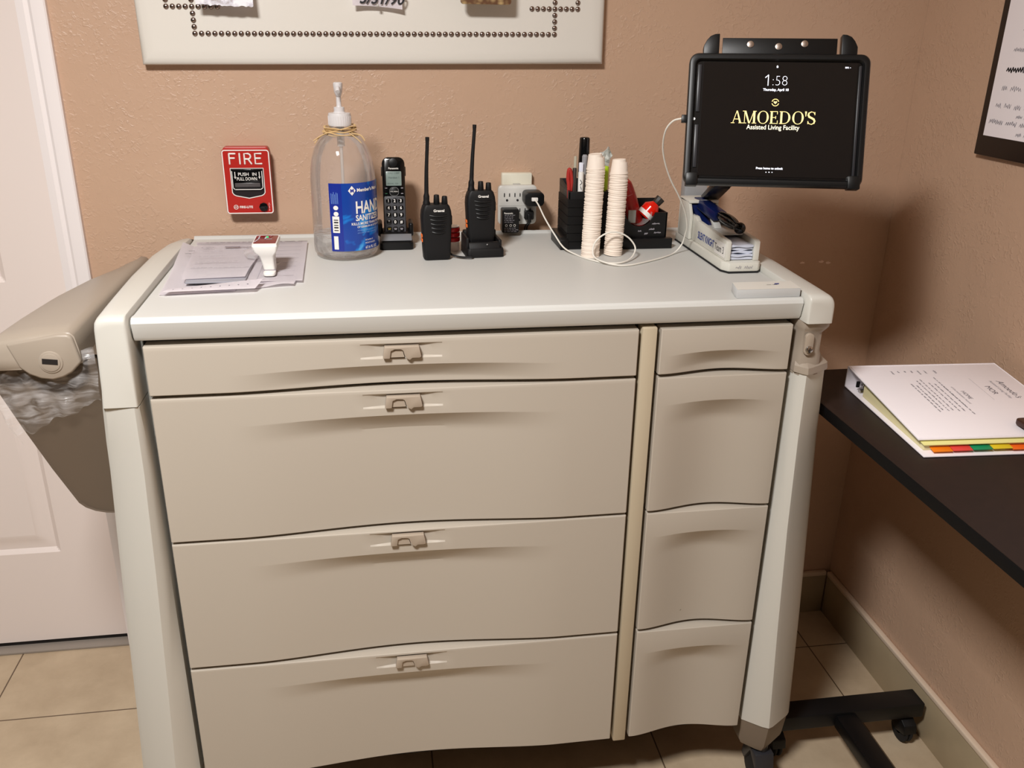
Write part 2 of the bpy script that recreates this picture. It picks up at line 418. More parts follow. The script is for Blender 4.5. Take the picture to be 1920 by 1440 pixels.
def drawer(x0,x1,z0,z1,zl,xc,hw,hwr,arch,D,w,latch=None):
    b=bm_new(); nx=96
    xs=[x0,x0+.0015]+[x0+.0015+(x1-x0-.003)*i/nx for i in range(1,nx)]+[x1-.0015,x1]
    def line(x):
        t=abs(x-xc)/hw
        return zl+(arch*(1-t*t) if t<1 else -.0)
    def rec(x):
        t=abs(x-xc)/hwr
        if t>=1: return 0
        c=math.cos(t*PI/2); return D*c**1.6
    rows=[]  # functions (x)->(y,z)
    rows.append(lambda x:(YF+.0018,z1)); rows.append(lambda x:(YF+.0004,z1-.0006)); rows.append(lambda x:(YF,z1-.002))
    if latch is not None:
        def dim(x):
            t=abs(x-xc)/.078
            return 0 if t>=1 else .0105*(1-t) if t>.45 else .0105*.55
        zl_=latch
        def mk(dz,f): return lambda x:(YF+f*dim(x), zl_+dz)
        rows += [mk(.0140,0),mk(.0115,.75),mk(.009,1),mk(.0,1),mk(-.0105,1),mk(-.0135,0)]
    rows.append(lambda x:(YF,line(x)+.0016))
    rows.append(lambda x:(YF,line(x)+.0005))
    nb=26
    def mkb(k):
        def f(x):
            zc=line(x); t=(k/nb)**1.5
            z=zc+(z0-zc)*t; u=min(1,(zc-z)/w); g=1-(1-u)**1.4
            return (YF+rec(x)*g, z)
        return f
    for k in range(0,nb): rows.append(mkb(k))
    rows.append(lambda x:(YF+rec(x)*1.0+.0000,z0+.0015)); rows.append(lambda x:(YF+rec(x)+.0015,z0))
    V=[]
    for r in rows:
        row=[]
        for i,x in enumerate(xs):
            y,z=r(x)
            if i in (0,len(xs)-1): y+=.0015
            row.append(b.verts.new((x,y,z)))
        V.append(row)
    for a,c in zip(V,V[1:]):
        for i in range(len(xs)-1): b.faces.new((a[i],a[i+1],c[i+1],c[i]))
    yb=-.587
    ring=[v for v in V[0]]+[r[-1] for r in V[1:]]+[v for v in V[-1][-2::-1]]+[r[0] for r in V[-2:0:-1]]
    back=[b.verts.new((v.co.x,yb,v.co.z)) for v in ring]
    n=len(ring)
    for i in range(n):
        j=(i+1)%n; b.faces.new((ring[i],ring[j],back[j],back[i]))
    b.faces.new(back)
    d=obj('drawer',b,M_drawer,cart,ang=16)
    if latch is not None:
        c=bm_new(); z=latch-.0005; cx=xc
        # hooded pull: a tapered bar with an arched finger notch left of centre
        P=[(-.0325,-.0105),(-.0295,.0105),(.0300,.0105),(.0335,-.0085),(.031,-.0105),(.018,-.0105),(.0135,-.0145),(.0085,-.0115),(.005,-.006),(.0025,.003),(-.001,.0055),(-.012,.0058),(-.0185,.003),(-.0205,-.0105)]
        prism(c,[(cx+p[0],z+p[1]) for p in P],'xz',YF-.0085,YF+.004,.0012)
        lt=obj('latch',c,M_latch,d)
        c=bm_new(); prism(c,[(cx-.0200,z-.0095),(cx-.018,z+.003),(cx+.001,z+.004),(cx+.0045,z-.0095)],'xz',YF-.0045,YF+.0055); obj('latch_back',c,M_latch,lt)
    return d
for z0,z1,zl,lt,w in ((1.037,1.1245,1.0685,1.1025,.029),(.7505,1.030,.9735,1.0095,.034),(.470,.7445,.689,.7275,.034),(.186,.463,.4065,.4445,.034)):
    drawer(-.3860,.4615,z0,z1,zl,.038,.262,.30,.0085,.0200,w,lt)
for z0,z1,zl,w in ((1.037,1.1245,1.073,.030),(.7505,1.030,.9745,.042),(.470,.7445,.6905,.042),(.186,.463,.408,.042)):
    drawer(.5035,.7545,z0,z1,zl,.629,.103,.118,.0075,.0190,w)

b=strokes_bm([[(.588,.487),(.594,.494),(.600,.500)]],.0011,Matrix(((1,0,0,0),(0,0,1,YF-.0003),(0,1,0,0),(0,0,0,1))))
for v in b.verts: v.co.y=YF+.0165
obj('scratch',b,mat('scratch_brown',(110,96,82),.6),cart,recalc=False)
# ------------------------------------------------------------------ waste bin on the cart's left side
wb = thing('waste_bin','taupe plastic waste bin with keyed hood hung on the left side of the cart','waste bin',(-.56,-.33,.80))
def hood():
    b=bm_new(); rings=[]
    for y,xl,zt,k in ((-.600,-.640,1.140,.0),(-.606,-.642,1.146,.6),(-.600,-.648,1.150,1),(-.55,-.648,1.151,1),(-.45,-.640,1.151,1),(-.34,-.628,1.150,1),(-.22,-.603,1.149,1),(-.12,-.572,1.147,1),(-.05,-.545,1.143,1),(-.03,-.530,1.130,1)):
        xr=-.489; W=xr-xl
        low=1.089
        sec=[(xr,low+.006),(xr-.002,zt-.030),(xr-.006,zt-.008),(xr-.012,zt-.002),(xr-.022,zt),(xr-.45*W,zt-.004),(xl+.030,zt-.012),(xl+.012,zt-.022),(xl+.003,zt-.036),(xl,low),(xl+.006,low-.003),(xl+.35*W,low-.003),(xr-.03,low-.001)]
        c=((xr+xl)/2,1.115)
        if y==-.600 and k==0: continue
        s=.90 if k==.6 else 1
        rings.append([(c[0]+(p[0]-c[0])*s, y, c[1]+(p[1]-c[1])*s) for p in sec])
    loft(b,rings)
    return obj('lid',b,M_taupe,wb,ang=50)
lid=hood()
# front bulge carrying the lock
b=bm_new()
pts=[(-.585,1.092),(-.572,1.080),(-.555,1.072),(-.537,1.069),(-.520,1.073),(-.505,1.081),(-.4885,1.098),(-.4965,1.142),(-.503,1.1475),(-.520,1.1475),(-.60,1.134)]
prism(b,pts,'xz',-.592,-.6085,.004); obj('lid_front',b,M_taupe,lid,ang=50)
b=bm_new(); cyl(b,(-.535,-.606,1.101),(-.535,-.6105,1.101),.0195,n=36,bev=.0025); lo=obj('lock_ring',b,M_taupe,lid)
b=bm_new(); cyl(b,(-.535,-.609,1.101),(-.535,-.6118,1.101),.0155,n=36,bev=.001); obj('lock',b,M_taupe,lid)
b=bm_new(); box(b,-.547,-.523,-.6125,-.6115,1.0985,1.1075,rot=(0,R(7),0)); obj('key_slot',b,M_dark,lid)
b=bm_new(); rings=[]
prof=[(-.637,1.10),(-.635,1.036),(-.610,.972),(-.576,.892),(-.543,.822),(-.533,.812),(-.518,.804),(-.500,.799),(-.478,.797),(-.472,.797)]
for y,s in ((-.575,.97),(-.580,1.0),(-.50,1.0),(-.35,.94),(-.20,.80),(-.08,.6),(-.06,.55)):
    rings.append([(-.472+(x+.472)*s,y,z if i<9 else z) for i,(x,z) in enumerate(prof)]+[(-.472,y,1.10)])
loft(b,rings); obj('body',b,mat('bin_taupe',(95,82,69),.45),wb,ang=30)
# clear liner folded over the rim
def liner():
    b=bm_new(); rnd=random.Random(3); nx=70; nz=16
    path=[]
    # from cart side across the front and round the outer-left side
    for i in range(nx+1):
        t=i/nx
        path.append((-.470-.168*t,-.5865))
    V=[]
    for j in range(nz+1):
        row=[]
        v=j/nz
        for i,(x,y) in enumerate(path):
            t=i/nx
            zb=1.026-.072*t+.004*math.sin(t*17)+.002*math.sin(t*43)
            zt=1.120-.045*t
            z=zt+(zb-zt)*v
            wv=.0030*math.sin(t*34+v*6)+.0025*math.sin(t*19-v*9)+.0012*math.sin(v*16+t*12)
            xx=x; 
            # keep to the body taper
            lim=-.640+max(0,(1.036-z))*.40+ .0
            if x<lim-.001: xx=max(x,lim-.003)
            row.append(b.verts.new((xx,y-.0075+wv-.004*v,z)))
        V.append(row)
    for a,c in zip(V,V[1:]):
        for i in range(nx): b.faces.new((a[i],a[i+1],c[i+1],c[i]))
    m=bpy.data.materials.new('clear_liner'); m.use_nodes=True; nt=m.node_tree; p=nt.nodes['Principled BSDF']
    p.inputs['Base Color'].default_value=(.72,.69,.68,1); p.inputs['Roughness'].default_value=.16
    p.inputs['Specular IOR Level'].default_value=.9
    tc=nt.nodes.new('ShaderNodeTexCoord'); n=nt.nodes.new('ShaderNodeTexNoise'); n.inputs['Scale'].default_value=30; n.inputs['Detail'].default_value=6; n.inputs['Distortion'].default_value=1.5
    mp=nt.nodes.new('ShaderNodeMapping'); mp.inputs['Scale'].default_value=(.6,.6,2.2); mp.inputs['Rotation'].default_value=(0,R(-25),0)
    nt.links.new(tc.outputs['Object'],mp.inputs[0]); nt.links.new(mp.outputs[0],n.inputs['Vector'])
    mr=nt.nodes.new('ShaderNodeMapRange'); mr.inputs['From Min'].default_value=.4; mr.inputs['From Max'].default_value=.68; mr.inputs['To Min'].default_value=.05; mr.inputs['To Max'].default_value=.34
    nt.links.new(n.outputs['Fac'],mr.inputs['Value']); nt.links.new(mr.outputs['Result'],p.inputs['Alpha'])
    bp=nt.nodes.new('ShaderNodeBump'); bp.inputs['Strength'].default_value=.45; bp.inputs['Distance'].default_value=.004
    nt.links.new(n.outputs['Fac'],bp.inputs['Height']); nt.links.new(bp.outputs['Normal'],p.inputs['Normal'])
    o=obj('bin_liner',b,m,ang=180); tag(o,'crumpled clear plastic liner folded over the rim of the taupe bin','bin liner')
liner()

# ------------------------------------------------------------------ bulletin board
ba=math.atan(.0112/.99)
bb = thing('bulletin_board','white padded bulletin board with nail-head border hanging on the tan wall','bulletin board',(.03,-.018,1.546),(0,-ba,0))
def boardbm():
    b=bm_new(); W=.4905; H=.62; rings=[]
    # padded panel, local coordinates; y towards the viewer is negative
    for inset,y in ((0.0,.0175),(0,-.002),(.002,-.0065),(.006,-.0105),(.014,-.0128),(.03,-.0140)):
        rings.append([(-W+inset,y,inset),(W-inset,y,inset),(W-inset,y,H-inset),(-W+inset,y,H-inset)])
    loft(b,rings); return b
obj('padded_panel',boardbm(),M_leather,bb,world=False,ang=70)
def nail(x,z):
    if nail.first is None:
        b=bm_new(); sphere(b,(0,0,0),.0056,(1,.62,1),n=14); nail.first=obj('nail_head',b,M_nail,bb,world=False); o=nail.first
    else:
        o=nail.first.copy(); COL.objects.link(o); o.parent=bb
    o.location=(x,-.0145,z)
nail.first=None
xl,xr_,zb=-.377,.378,.061
n=57
for i in range(n+1): nail(xl+(xr_-xl)*i/n, zb)
for k in range(1,7): nail(xl,zb+.0128*k); nail(xr_,zb+.0128*k)
for k in list(range(-4,0))+list(range(1,5)):
    nail(xl+.0126*k, zb+.0128*4 if k!=0 else 0); nail(xr_+.0126*k, zb+.0128*4)
for k in (5,6): nail(xl-.0126*4,zb+.0128*k); nail(xr_+.0126*4,zb+.0128*k)
# things pinned on it
ph = thing('photo_print','torn-edged photo print pinned at the left of the padded board','photo',(-.278,-.071,1.657))
b=bm_new(); rnd=random.Random(5)
N=24; bot=[(-.056+.112*i/N, rnd.uniform(-.0015,.0015)-.002*i/N) for i in range(N+1)]
t=[b.verts.new((x,0,z)) for x,z in bot]; u=[b.verts.new((x,.030,.130)) for x,z in bot]
for i in range(N): b.faces.new((t[i],t[i+1],u[i+1],u[i]))
bmesh.ops.solidify(b,geom=b.faces[:],thickness=.0006)
pm=bpy.data.materials.new('photo_paper'); pm.use_nodes=True; nt=pm.node_tree; pb=nt.nodes['Principled BSDF']; pb.inputs['Roughness'].default_value=.3
tc=nt.nodes.new('ShaderNodeTexCoord'); nn=nt.nodes.new('ShaderNodeTexNoise'); nn.inputs['Scale'].default_value=45; nn.inputs['Detail'].default_value=5
nt.links.new(tc.outputs['Object'],nn.inputs['Vector']); cr=nt.nodes.new('ShaderNodeValToRGB'); e=cr.color_ramp.elements
e[0].position=.36; e[0].color=(*srgb((120,80,78)),1); e[1].position=.56; e[1].color=(*srgb((226,222,226)),1); q=e.new(.46); q.color=(*srgb((186,176,190)),1)
nt.links.new(nn.outputs['Fac'],cr.inputs[0]); nt.links.new(cr.outputs[0],pb.inputs['Base Color'])
obj('print',b,pm,ph,world=False)
b=bm_new(); cyl(b,(0,.040,.125),(0,.022,.127),.0018,n=10); sphere(b,(0,.022,.127),.004,n=12); obj('push_pin',b,M_red,ph,world=False)
cd = thing('note_card','small white card with handwritten date pinned at the board centre','card',(.027,-.045,1.662),(R(4),R(0),0))
b=bm_new(); N=12
t=[b.verts.new((-.051+.102*i/N,-.003-.006*abs(i/N-.5)**2*4,-.004*(i/N)**2*1.5)) for i in range(N+1)]; u=[b.verts.new((v.co.x,0,.055)) for v in t]
for i in range(N): b.faces.new((t[i],t[i+1],u[i+1],u[i]))
bmesh.ops.solidify(b,geom=b.faces[:],thickness=.0004); obj('card_sheet',b,M_paper,cd,world=False)
text('handwriting','3/31/90',.030,frame((-.038,-.0068,.0045),(1,0,-.02),(0,.06,1)),M_ink_k,cd,world=False,bold=.0006,shear=.3) if False else None
tb=text_bm('3/31/90',.030,frame((-.038,-.0082,.0050),(1,0,-.02),(0,.08,1)),bold=.0006,shear=.3); obj('handwriting',tb,M_ink_k,cd,world=False,recalc=False)
b=bm_new(); cyl(b,(0,.0135,.004),(0,-.012,.001),.0010,n=10); sphere(b,(0,-.012,.001),.0032,n=10); obj('push_pin',b,mat('clear_pin',(200,196,190),.2),cd,world=False)
wd = thing('wooden_ornament','carved tan wooden piece hung at the right of the padded board','ornament',(.251,-.074,1.672),(0,0,0))
b=bm_new(); prism(b,rrect(-.053,.053,-.004,.07,.006),'xz',-.006,.006,.001)
wm=bpy.data.materials.new('carved_wood'); wm.use_nodes=True; nt=wm.node_tree; pb=nt.nodes['Principled BSDF']; pb.inputs['Roughness'].default_value=.55
tc=nt.nodes.new('ShaderNodeTexCoord'); nn=nt.nodes.new('ShaderNodeTexVoronoi'); nn.inputs['Scale'].default_value=75
nt.links.new(tc.outputs['Object'],nn.inputs['Vector']); cr=nt.nodes.new('ShaderNodeValToRGB'); e=cr.color_ramp.elements
e[0].position=.15; e[0].color=(*srgb((188,160,112)),1); e[1].position=.62; e[1].color=(*srgb((104,70,46)),1)
nt.links.new(nn.outputs['Distance'],cr.inputs[0]); nt.links.new(cr.outputs[0],pb.inputs['Base Color']); obj('plaque',b,wm,wd,world=False)
b=bm_new(); cyl(b,(0,.044,.060),(0,.004,.060),.002,n=10); obj('hanging_peg',b,M_screw,wd,world=False)

# ------------------------------------------------------------------ fire alarm pull station
fa = thing('fire_alarm','red fire alarm pull station mounted on the tan wall','fire alarm',(-.27,0,1.30))
def FR(x,z,y=-.0352): return frame((x,y,z),(1,0,0),(0,0,1))
b=bm_new(); prism(b,rrect(-.318,-.222,1.232,1.374,.006),'xz',-.0005,-.028,.0015); obj('back_box',b,M_red,fa)
b=bm_new()
rings=[]
for ins,y in ((.0005,-.020),(0,-.032),(.0012,-.0350)):
    rings.append([(p[0],y,p[1]) for p in rrect(-.321+ins,-.2185-ins,1.2295+ins,1.3705-ins,.007-ins*.5)])
loft(b,rings); obj('housing',b,M_red,fa,ang=50)
def outline(bm,pts,w,y,depth=.0006):
    n=len(pts)
    cx=sum(p[0] for p in pts)/n; cz=sum(p[1] for p in pts)/n
    inn=[]
    for i in range(n):
        p0,p1,p2=Vector(pts[i-1]),Vector(pts[i]),Vector(pts[(i+1)%n])
        d=((p1-p0).normalized()+(p2-p1).normalized()).normalized(); nn=Vector((-d.y,d.x))
        if nn.dot(Vector((cx,cz))-p1)<0: nn=-nn
        inn.append(p1+nn*w)
    t=bm_new()
    o1=[t.verts.new((p[0],y,p[1])) for p in pts]; i1=[t.verts.new((p[0],y,p[1])) for p in inn]
    o2=[t.verts.new((p[0],y+depth,p[1])) for p in pts]; i2=[t.verts.new((p[0],y+depth,p[1])) for p in inn]
    for i in range(n):
        j=(i+1)%n
        t.faces.new((o1[i],o1[j],i1[j],i1[i])); t.faces.new((o1[i],o1[j],o2[j],o2[i])); t.faces.new((i1[i],i1[j],i2[j],i2[i]))
    merge(bm,t)
b=bm_new(); outline(b,rrect(-.3198,-.2198,1.2308,1.3692,.0062),.0022,-.0356); obj('border',b,M_ink_w,fa)
ST=[(-.3055,1.3305),(-.3055,1.277),(-.302,1.272),(-.297,1.2695),(-.2697,1.2640),(-.2425,1.2695),(-.2375,1.272),(-.234,1.277),(-.234,1.3305)]
b=bm_new(); prism(b,ST,'xz',-.0345,-.0353); obj('handle_well',b,mat('well_black',(30,22,24),.35),fa)
b=bm_new(); outline(b,ST,.0018,-.0360); obj('well_border',b,M_ink_w,fa)
b=bm_new(); prism(b,[(-.3025,1.328),(-.3025,1.288),(-.298,1.2835),(-.242,1.2835),(-.237,1.288),(-.237,1.328)],'xz',-.0355,-.0400,.001)
ha=obj('pull_handle',b,M_blackg,fa)
b=bm_new(); outline(b,[(-.3025,1.324),(-.3025,1.288),(-.298,1.2835),(-.242,1.2835),(-.237,1.288),(-.237,1.324),(-.2385,1.324),(-.2385,1.2895),(-.2425,1.2852),(-.2975,1.2852),(-.301,1.2895),(-.301,1.324)],.0001,-.0404)
# simple U border made of strokes
b.free(); b=strokes_bm([[(-.3015,1.324),(-.3015,1.2885),(-.2975,1.2848),(-.2425,1.2848),(-.238,1.2885),(-.238,1.324)]],.0016,Matrix(((1,0,0,0),(0,0,1,-.0404),(0,1,0,0),(0,0,0,1))))
obj('handle_border',b,M_ink_w,ha)
b=bm_new(); box(b,-.297,-.243,-.0425,-.0400,1.2905,1.299,.001); obj('grip_ledge',b,mat('dark_gloss_grey',(84,80,80),.25),ha)
text('lettering','PUSH',.0098,FR(-.2890,1.3145,-.0404),M_ink_w,ha,bold=.00012)
text('lettering','IN',.0098,FR(-.2590,1.3145,-.0404),M_ink_w,ha,bold=.00012)
text('lettering','PULL DOWN',.0098,FR(-.2705,1.3045,-.0404),M_ink_w,ha,bold=.00010,align='CENTER',sx=.76)
AR=[[(0,.009),(0,-.001)]]
for xx in (-.2952,-.2436):
    b=strokes_bm([[(xx,1.3225),(xx,1.312)]],.0016,Matrix(((1,0,0,0),(0,0,1,-.0404),(0,1,0,0),(0,0,0,1))))
    t=[b.verts.new(p) for p in ((xx-.0024,-.0404,1.3125),(xx+.0024,-.0404,1.3125),(xx,-.0404,1.3075))]; b.faces.new(t)
    obj('arrow',b,M_ink_w,ha,recalc=False)
# FIRE in rounded strokes
def SZ(polys,w,y,parent,m,name='lettering'):
    b=bm_new()
    for pl in polys: tube(b,[(p[0],y,p[1]) for p in pl],w/2,n=8,smooth=False)
    for pl in polys:
        for p in (pl[0],pl[-1]): sphere(b,(p[0],y,p[1]),w/2,n=8)
    return obj(name,b,m,parent)
zf,hf=1.3395,.0215
F=[[(-.3045,zf+hf),(-.3045,zf)],[(-.3045,zf+hf),(-.292,zf+hf)],[(-.3045,zf+hf*.56),(-.294,zf+hf*.56)]]
I=[[(-.2825,zf+hf),(-.2825,zf)]]
Rr=[[(-.2725,zf),(-.2725,zf+hf),(-.264,zf+hf),(-.2603,zf+hf*.9),(-.2592,zf+hf*.73),(-.2603,zf+hf*.56),(-.264,zf+hf*.47),(-.2725,zf+hf*.47)],[(-.265,zf+hf*.47),(-.2585,zf)]]
Ee=[[(-.237,zf+hf),(-.250,zf+hf),(-.250,zf),(-.237,zf)],[(-.250,zf+hf*.54),(-.239,zf+hf*.54)]]
SZ(F+I+Rr+Ee,.0037,-.0354,fa,M_ink_w)
text('lettering','FIRE-LITE',.0068,FR(-.2925,1.2432),M_ink_w,fa,sx=1.05,bold=.00022)
b=bm_new()
outline(b,[( -.3000+.0050*math.cos(2*PI*i/24),1.2455+.0050*math.sin(2*PI*i/24)) for i in range(24)],.0011,-.0358)
m2=strokes_bm([[(-.3025,1.2445),(-.3005,1.2472),(-.2990,1.2440),(-.2973,1.2466)]],.0012,Matrix(((1,0,0,0),(0,0,1,-.0356),(0,1,0,0),(0,0,0,1)))); merge(b,m2)
obj('emblem',b,M_ink_w,fa)
b=bm_new(); cyl(b,(-.2405,-.034,1.2455),(-.2405,-.040,1.2455),.0098,n=8,bev=.001); box(b,-.2418,-.2392,-.0405,-.0398,1.244,1.247); obj('key_lock',b,M_blackg,fa)
b=strokes_bm([[(-.2283,1.2370),(-.2283,1.2400)],[(-.2283,1.2425),(-.2283,1.2475)],[(-.2300,1.2500),(-.2265,1.2500)],[(-.2283,1.2490),(-.2283,1.2540)]],.0018,Matrix(((1,0,0,0),(0,0,1,-.0356),(0,1,0,0),(0,0,0,1)))); obj('lock_marking',b,mat('pink_ink',(236,150,150),.5),fa)

# ------------------------------------------------------------------ framed sheet on the right wall
fs = thing('framed_notice','black framed handwritten notice on the right wall','notice',(1.30,-.62,1.54))
def XF(y,z,x=1.2855): return frame((x,y,z),(0,-1,0),(0,0,1))
b=bm_new(); box(b,1.284,1.2995,-1.02,-.290,1.387,1.93,.002); obj('frame',b,mat('frame_black',(22,16,15),.35),fs)
b=bm_new(); box(b,1.2825,1.284,-.995,-.311,1.428,1.91); obj('sheet',b,M_paper,fs)
rnd=random.Random(11)
polys=[]
def hw(y,z,L,h,w,m=M_ink_g,bold=False):
    p=strokes_bm(scribble(0,0,L,h,rnd),w,XF(y,z,1.2821)); obj('handwriting',p,m,fs,recalc=False)
hw(-.385,1.672,.2,.008,.0012); hw(-.368,1.634,.22,.008,.0011); hw(-.352,1.594,.25,.008,.0011)
hw(-.343,1.556,.24,.011,.0030,M_ink_k); hw(-.340,1.520,.25,.010,.0011); hw(-.332,1.486,.24,.010,.0011)
hw(-.40,1.470,.15,.006,.001); hw(-.322,1.454,.26,.009,.0013); hw(-.41,1.436,.1,.007,.001)

# ------------------------------------------------------------------ hand sanitizer bottle
bx,by,bz=-.0585,-.208,1.1752
sb = thing('sanitizer_bottle','large clear pump bottle of hand sanitizer with blue label and raffia on its neck','bottle',(bx,by,bz))
gl=bpy.data.materials.new('clear_pet'); gl.use_nodes=True; nt=gl.node_tree
for n_ in list(nt.nodes): nt.nodes.remove(n_)
out=nt.nodes.new('ShaderNodeOutputMaterial'); tr=nt.nodes.new('ShaderNodeBsdfTransparent'); tr.inputs[0].default_value=(.955,.945,.94,1)
gs=nt.nodes.new('ShaderNodeBsdfGlossy'); gs.inputs['Roughness'].default_value=.06; gs.inputs[0].default_value=(1,1,1,1)
df=nt.nodes.new('ShaderNodeBsdfDiffuse'); df.inputs[0].default_value=(.75,.74,.73,1)
lw=nt.nodes.new('ShaderNodeLayerWeight'); lw.inputs[0].default_value=.28
tcn=nt.nodes.new('ShaderNodeTexCoord'); nz=nt.nodes.new('ShaderNodeTexNoise'); nz.inputs['Scale'].default_value=18; nt.links.new(tcn.outputs['Object'],nz.inputs['Vector'])
bmp=nt.nodes.new('ShaderNodeBump'); bmp.inputs['Strength'].default_value=.25; bmp.inputs['Distance'].default_value=.004; nt.links.new(nz.outputs['Fac'],bmp.inputs['Height'])
nt.links.new(bmp.outputs[0],gs.inputs['Normal']); nt.links.new(bmp.outputs[0],lw.inputs['Normal'])
mr=nt.nodes.new('ShaderNodeMapRange'); mr.inputs['To Max'].default_value=.55; mr.inputs['To Min'].default_value=.0; nt.links.new(lw.outputs['Fresnel'],mr.inputs['Value'])
m1=nt.nodes.new('ShaderNodeMixShader'); nt.links.new(mr.outputs[0],m1.inputs[0]); nt.links.new(tr.outputs[0],m1.inputs[1]); nt.links.new(gs.outputs[0],m1.inputs[2])
m2_=nt.nodes.new('ShaderNodeMixShader'); m2_.inputs[0].default_value=.10; nt.links.new(m1.outputs[0],m2_.inputs[1]); nt.links.new(df.outputs[0],m2_.inputs[2])
nt.links.new(m2_.outputs[0],out.inputs[0])
BR=.0665
prof=[(0,.004),(.050,.001),(.060,.0025),(.0650,.010),(BR,.022),(BR-.0005,.10),(BR-.001,.155),(.0640,.178),(.0605,.198),(.0540,.218),(.0450,.234),(.0340,.246),(.0250,.253),(.0215,.257),(.0210,.262),(.0210,.272)]
b=bm_new(); lathe(b,prof,(bx,by,bz),48); body=obj('bottle_body',b,gl,sb,ang=60)
# remaining gel
gel=bpy.data.materials.new('clear_gel'); gel.use_nodes=True; pg=gel.node_tree.nodes['Principled BSDF']; pg.inputs['Base Color'].default_value=(.80,.79,.77,1); pg.inputs['Roughness'].default_value=.12
nt=gel.node_tree; tc=nt.nodes.new('ShaderNodeTexCoord'); nn=nt.nodes.new('ShaderNodeTexVoronoi'); nn.inputs['Scale'].default_value=55; nt.links.new(tc.outputs['Object'],nn.inputs['Vector'])
mrr=nt.nodes.new('ShaderNodeMapRange'); mrr.inputs['To Min'].default_value=.22; mrr.inputs['To Max'].default_value=.6; nt.links.new(nn.outputs['Distance'],mrr.inputs['Value']); nt.links.new(mrr.outputs[0],pg.inputs['Alpha'])
bpn=nt.nodes.new('ShaderNodeBump'); bpn.inputs['Strength'].default_value=.9; bpn.inputs['Distance'].default_value=.01; nt.links.new(nn.outputs['Distance'],bpn.inputs['Height']); nt.links.new(bpn.outputs[0],pg.inputs['Normal'])
b=bm_new(); lathe(b,[(0,.005),(.050,.004),(.0615,.012),(.0650,.024),(.0652,.046),(0,.048)],(bx,by,bz),40); obj('gel',b,gel,sb)
# pump
pw=mat('pump_white',(226,222,222),.35,trans=.15)
b=bm_new(); lathe(b,[(.0225,.262),(.0225,.282),(.0215,.286),(.0120,.287),(.0105,.289),(.0105,.297),(.0055,.298),(.0048,.30),(.0048,.320),(.0055,.322)],(bx,by,bz),30)
for k in range(30):
    a=2*PI*k/30; box(b,bx+.0222*math.cos(a)-.0006,bx+.0222*math.cos(a)+.0006,by+.0222*math.sin(a)-.0006,by+.0222*math.sin(a)+.0006,bz+.264,bz+.281)
pump=obj('pump_collar',b,pw,sb)
b=bm_new()
loft(b,[[(bx+p[0]*.0085*s,by+p[1]*.012*s-(.004 if z>.325 else 0),bz+z) for p in [(math.cos(2*PI*i/16),math.sin(2*PI*i/16)) for i in range(16)]] for z,s in ((.318,.6),(.326,.95),(.334,1.05),(.340,1.1),(.343,1.05),(.344,.8))])
tube(b,[(bx,by-.006,bz+.334),(bx,by-.026,bz+.333),(bx,by-.033,bz+.328)],.0045,n=10)
obj('pump_head',b,pw,sb)
b=bm_new(); cyl(b,(bx,by,bz+.02),(bx,by,bz+.262),.0032,n=12); cyl(b,(bx,by,bz+.222),(bx,by,bz+.262),.0075,n=16); obj('dip_tube',b,mat('tube_plastic',(215,212,208),.3,alpha=.45),sb)
# label wraps the front right: angles measured from -y direction, positive to +x
def lab(a0,a1,z0,z1,name,m,parent,r=BR+.0006,n=24,zf=None):
    b=bm_new(); rows=[]
    for j in range(9):
        v=j/8
        rows.append([b.verts.new((bx+r*math.sin(a0+(a1-a0)*i/n), by-r*math.cos(a0+(a1-a0)*i/n), bz+z0+(z1-z0)*v)) for i in range(n+1)])
    for p,q in zip(rows,rows[1:]):
        for i in range(n): b.faces.new((p[i],p[i+1],q[i+1],q[i]))
    return obj(name,b,m,parent,ang=60,recalc=False)
lm=bpy.data.materials.new('blue_label'); lm.use_nodes=True; nt=lm.node_tree; pb=nt.nodes['Principled BSDF']; pb.inputs['Roughness'].default_value=.25
tc=nt.nodes.new('ShaderNodeTexCoord'); mp=nt.nodes.new('ShaderNodeMapping'); mp.inputs['Scale'].default_value=(7,4,9); mp.inputs['Rotation'].default_value=(0,R(35),0)
nn=nt.nodes.new('ShaderNodeTexNoise'); nn.inputs['Scale'].default_value=1.6; nn.inputs['Detail'].default_value=2; nn.inputs['Distortion'].default_value=2.6
nt.links.new(tc.outputs['Object'],mp.inputs[0]); nt.links.new(mp.outputs[0],nn.inputs['Vector'])
cr=nt.nodes.new('ShaderNodeValToRGB'); e=cr.color_ramp.elements
e[0].position=.50; e[0].color=(*srgb((20,62,150)),1); e[1].position=.72; e[1].color=(*srgb((70,160,220)),1); q=e.new(.60); q.color=(*srgb((20,110,196)),1)
nt.links.new(nn.outputs['Fac'],cr.inputs[0]); nt.links.new(cr.outputs[0],pb.inputs['Base Color'])
navy=mat('navy_label',(24,44,140),.28)
lbl=lab(R(-2),R(92),.022,.158,'label',lm,sb,n=30)
lab(R(-24),R(-2),.022,.158,'label_side',navy,lbl,n=10)
lab(R(-20),R(-8),.060,.093,'barcode_box',M_ink_w,lbl,r=BR+.0012,n=8)
for k in range(5): lab(R(-17.5),R(-10),.064+.0052*k,.064+.0052*k+(.0028 if k%2 else .0018),'barcode_bar',M_ink_k,lbl,r=BR+.0016,n=4)
lab(R(-19),R(-11.5),.026,.053,'text_box',M_ink_w,lbl,r=BR+.0012,n=8)
def wrap(a0,z0,r=BR+.0014):
    def f(co):
        a=a0+co.x/r; return Vector((bx+r*math.sin(a),by-r*math.cos(a),bz+z0+co.y))
    return f
def wtext(body,size,deg,z,m=M_ink_w,sx=1,bold=0.0,rot=0,align='LEFT'):
    text('lettering',body,size,Matrix.Rotation(rot,4,'Z'),m,lbl,bend=wrap(R(deg),z),sx=sx,bold=bold,align=align)
wtext('HAND',.034,20,.098,sx=.72,bold=.0008)
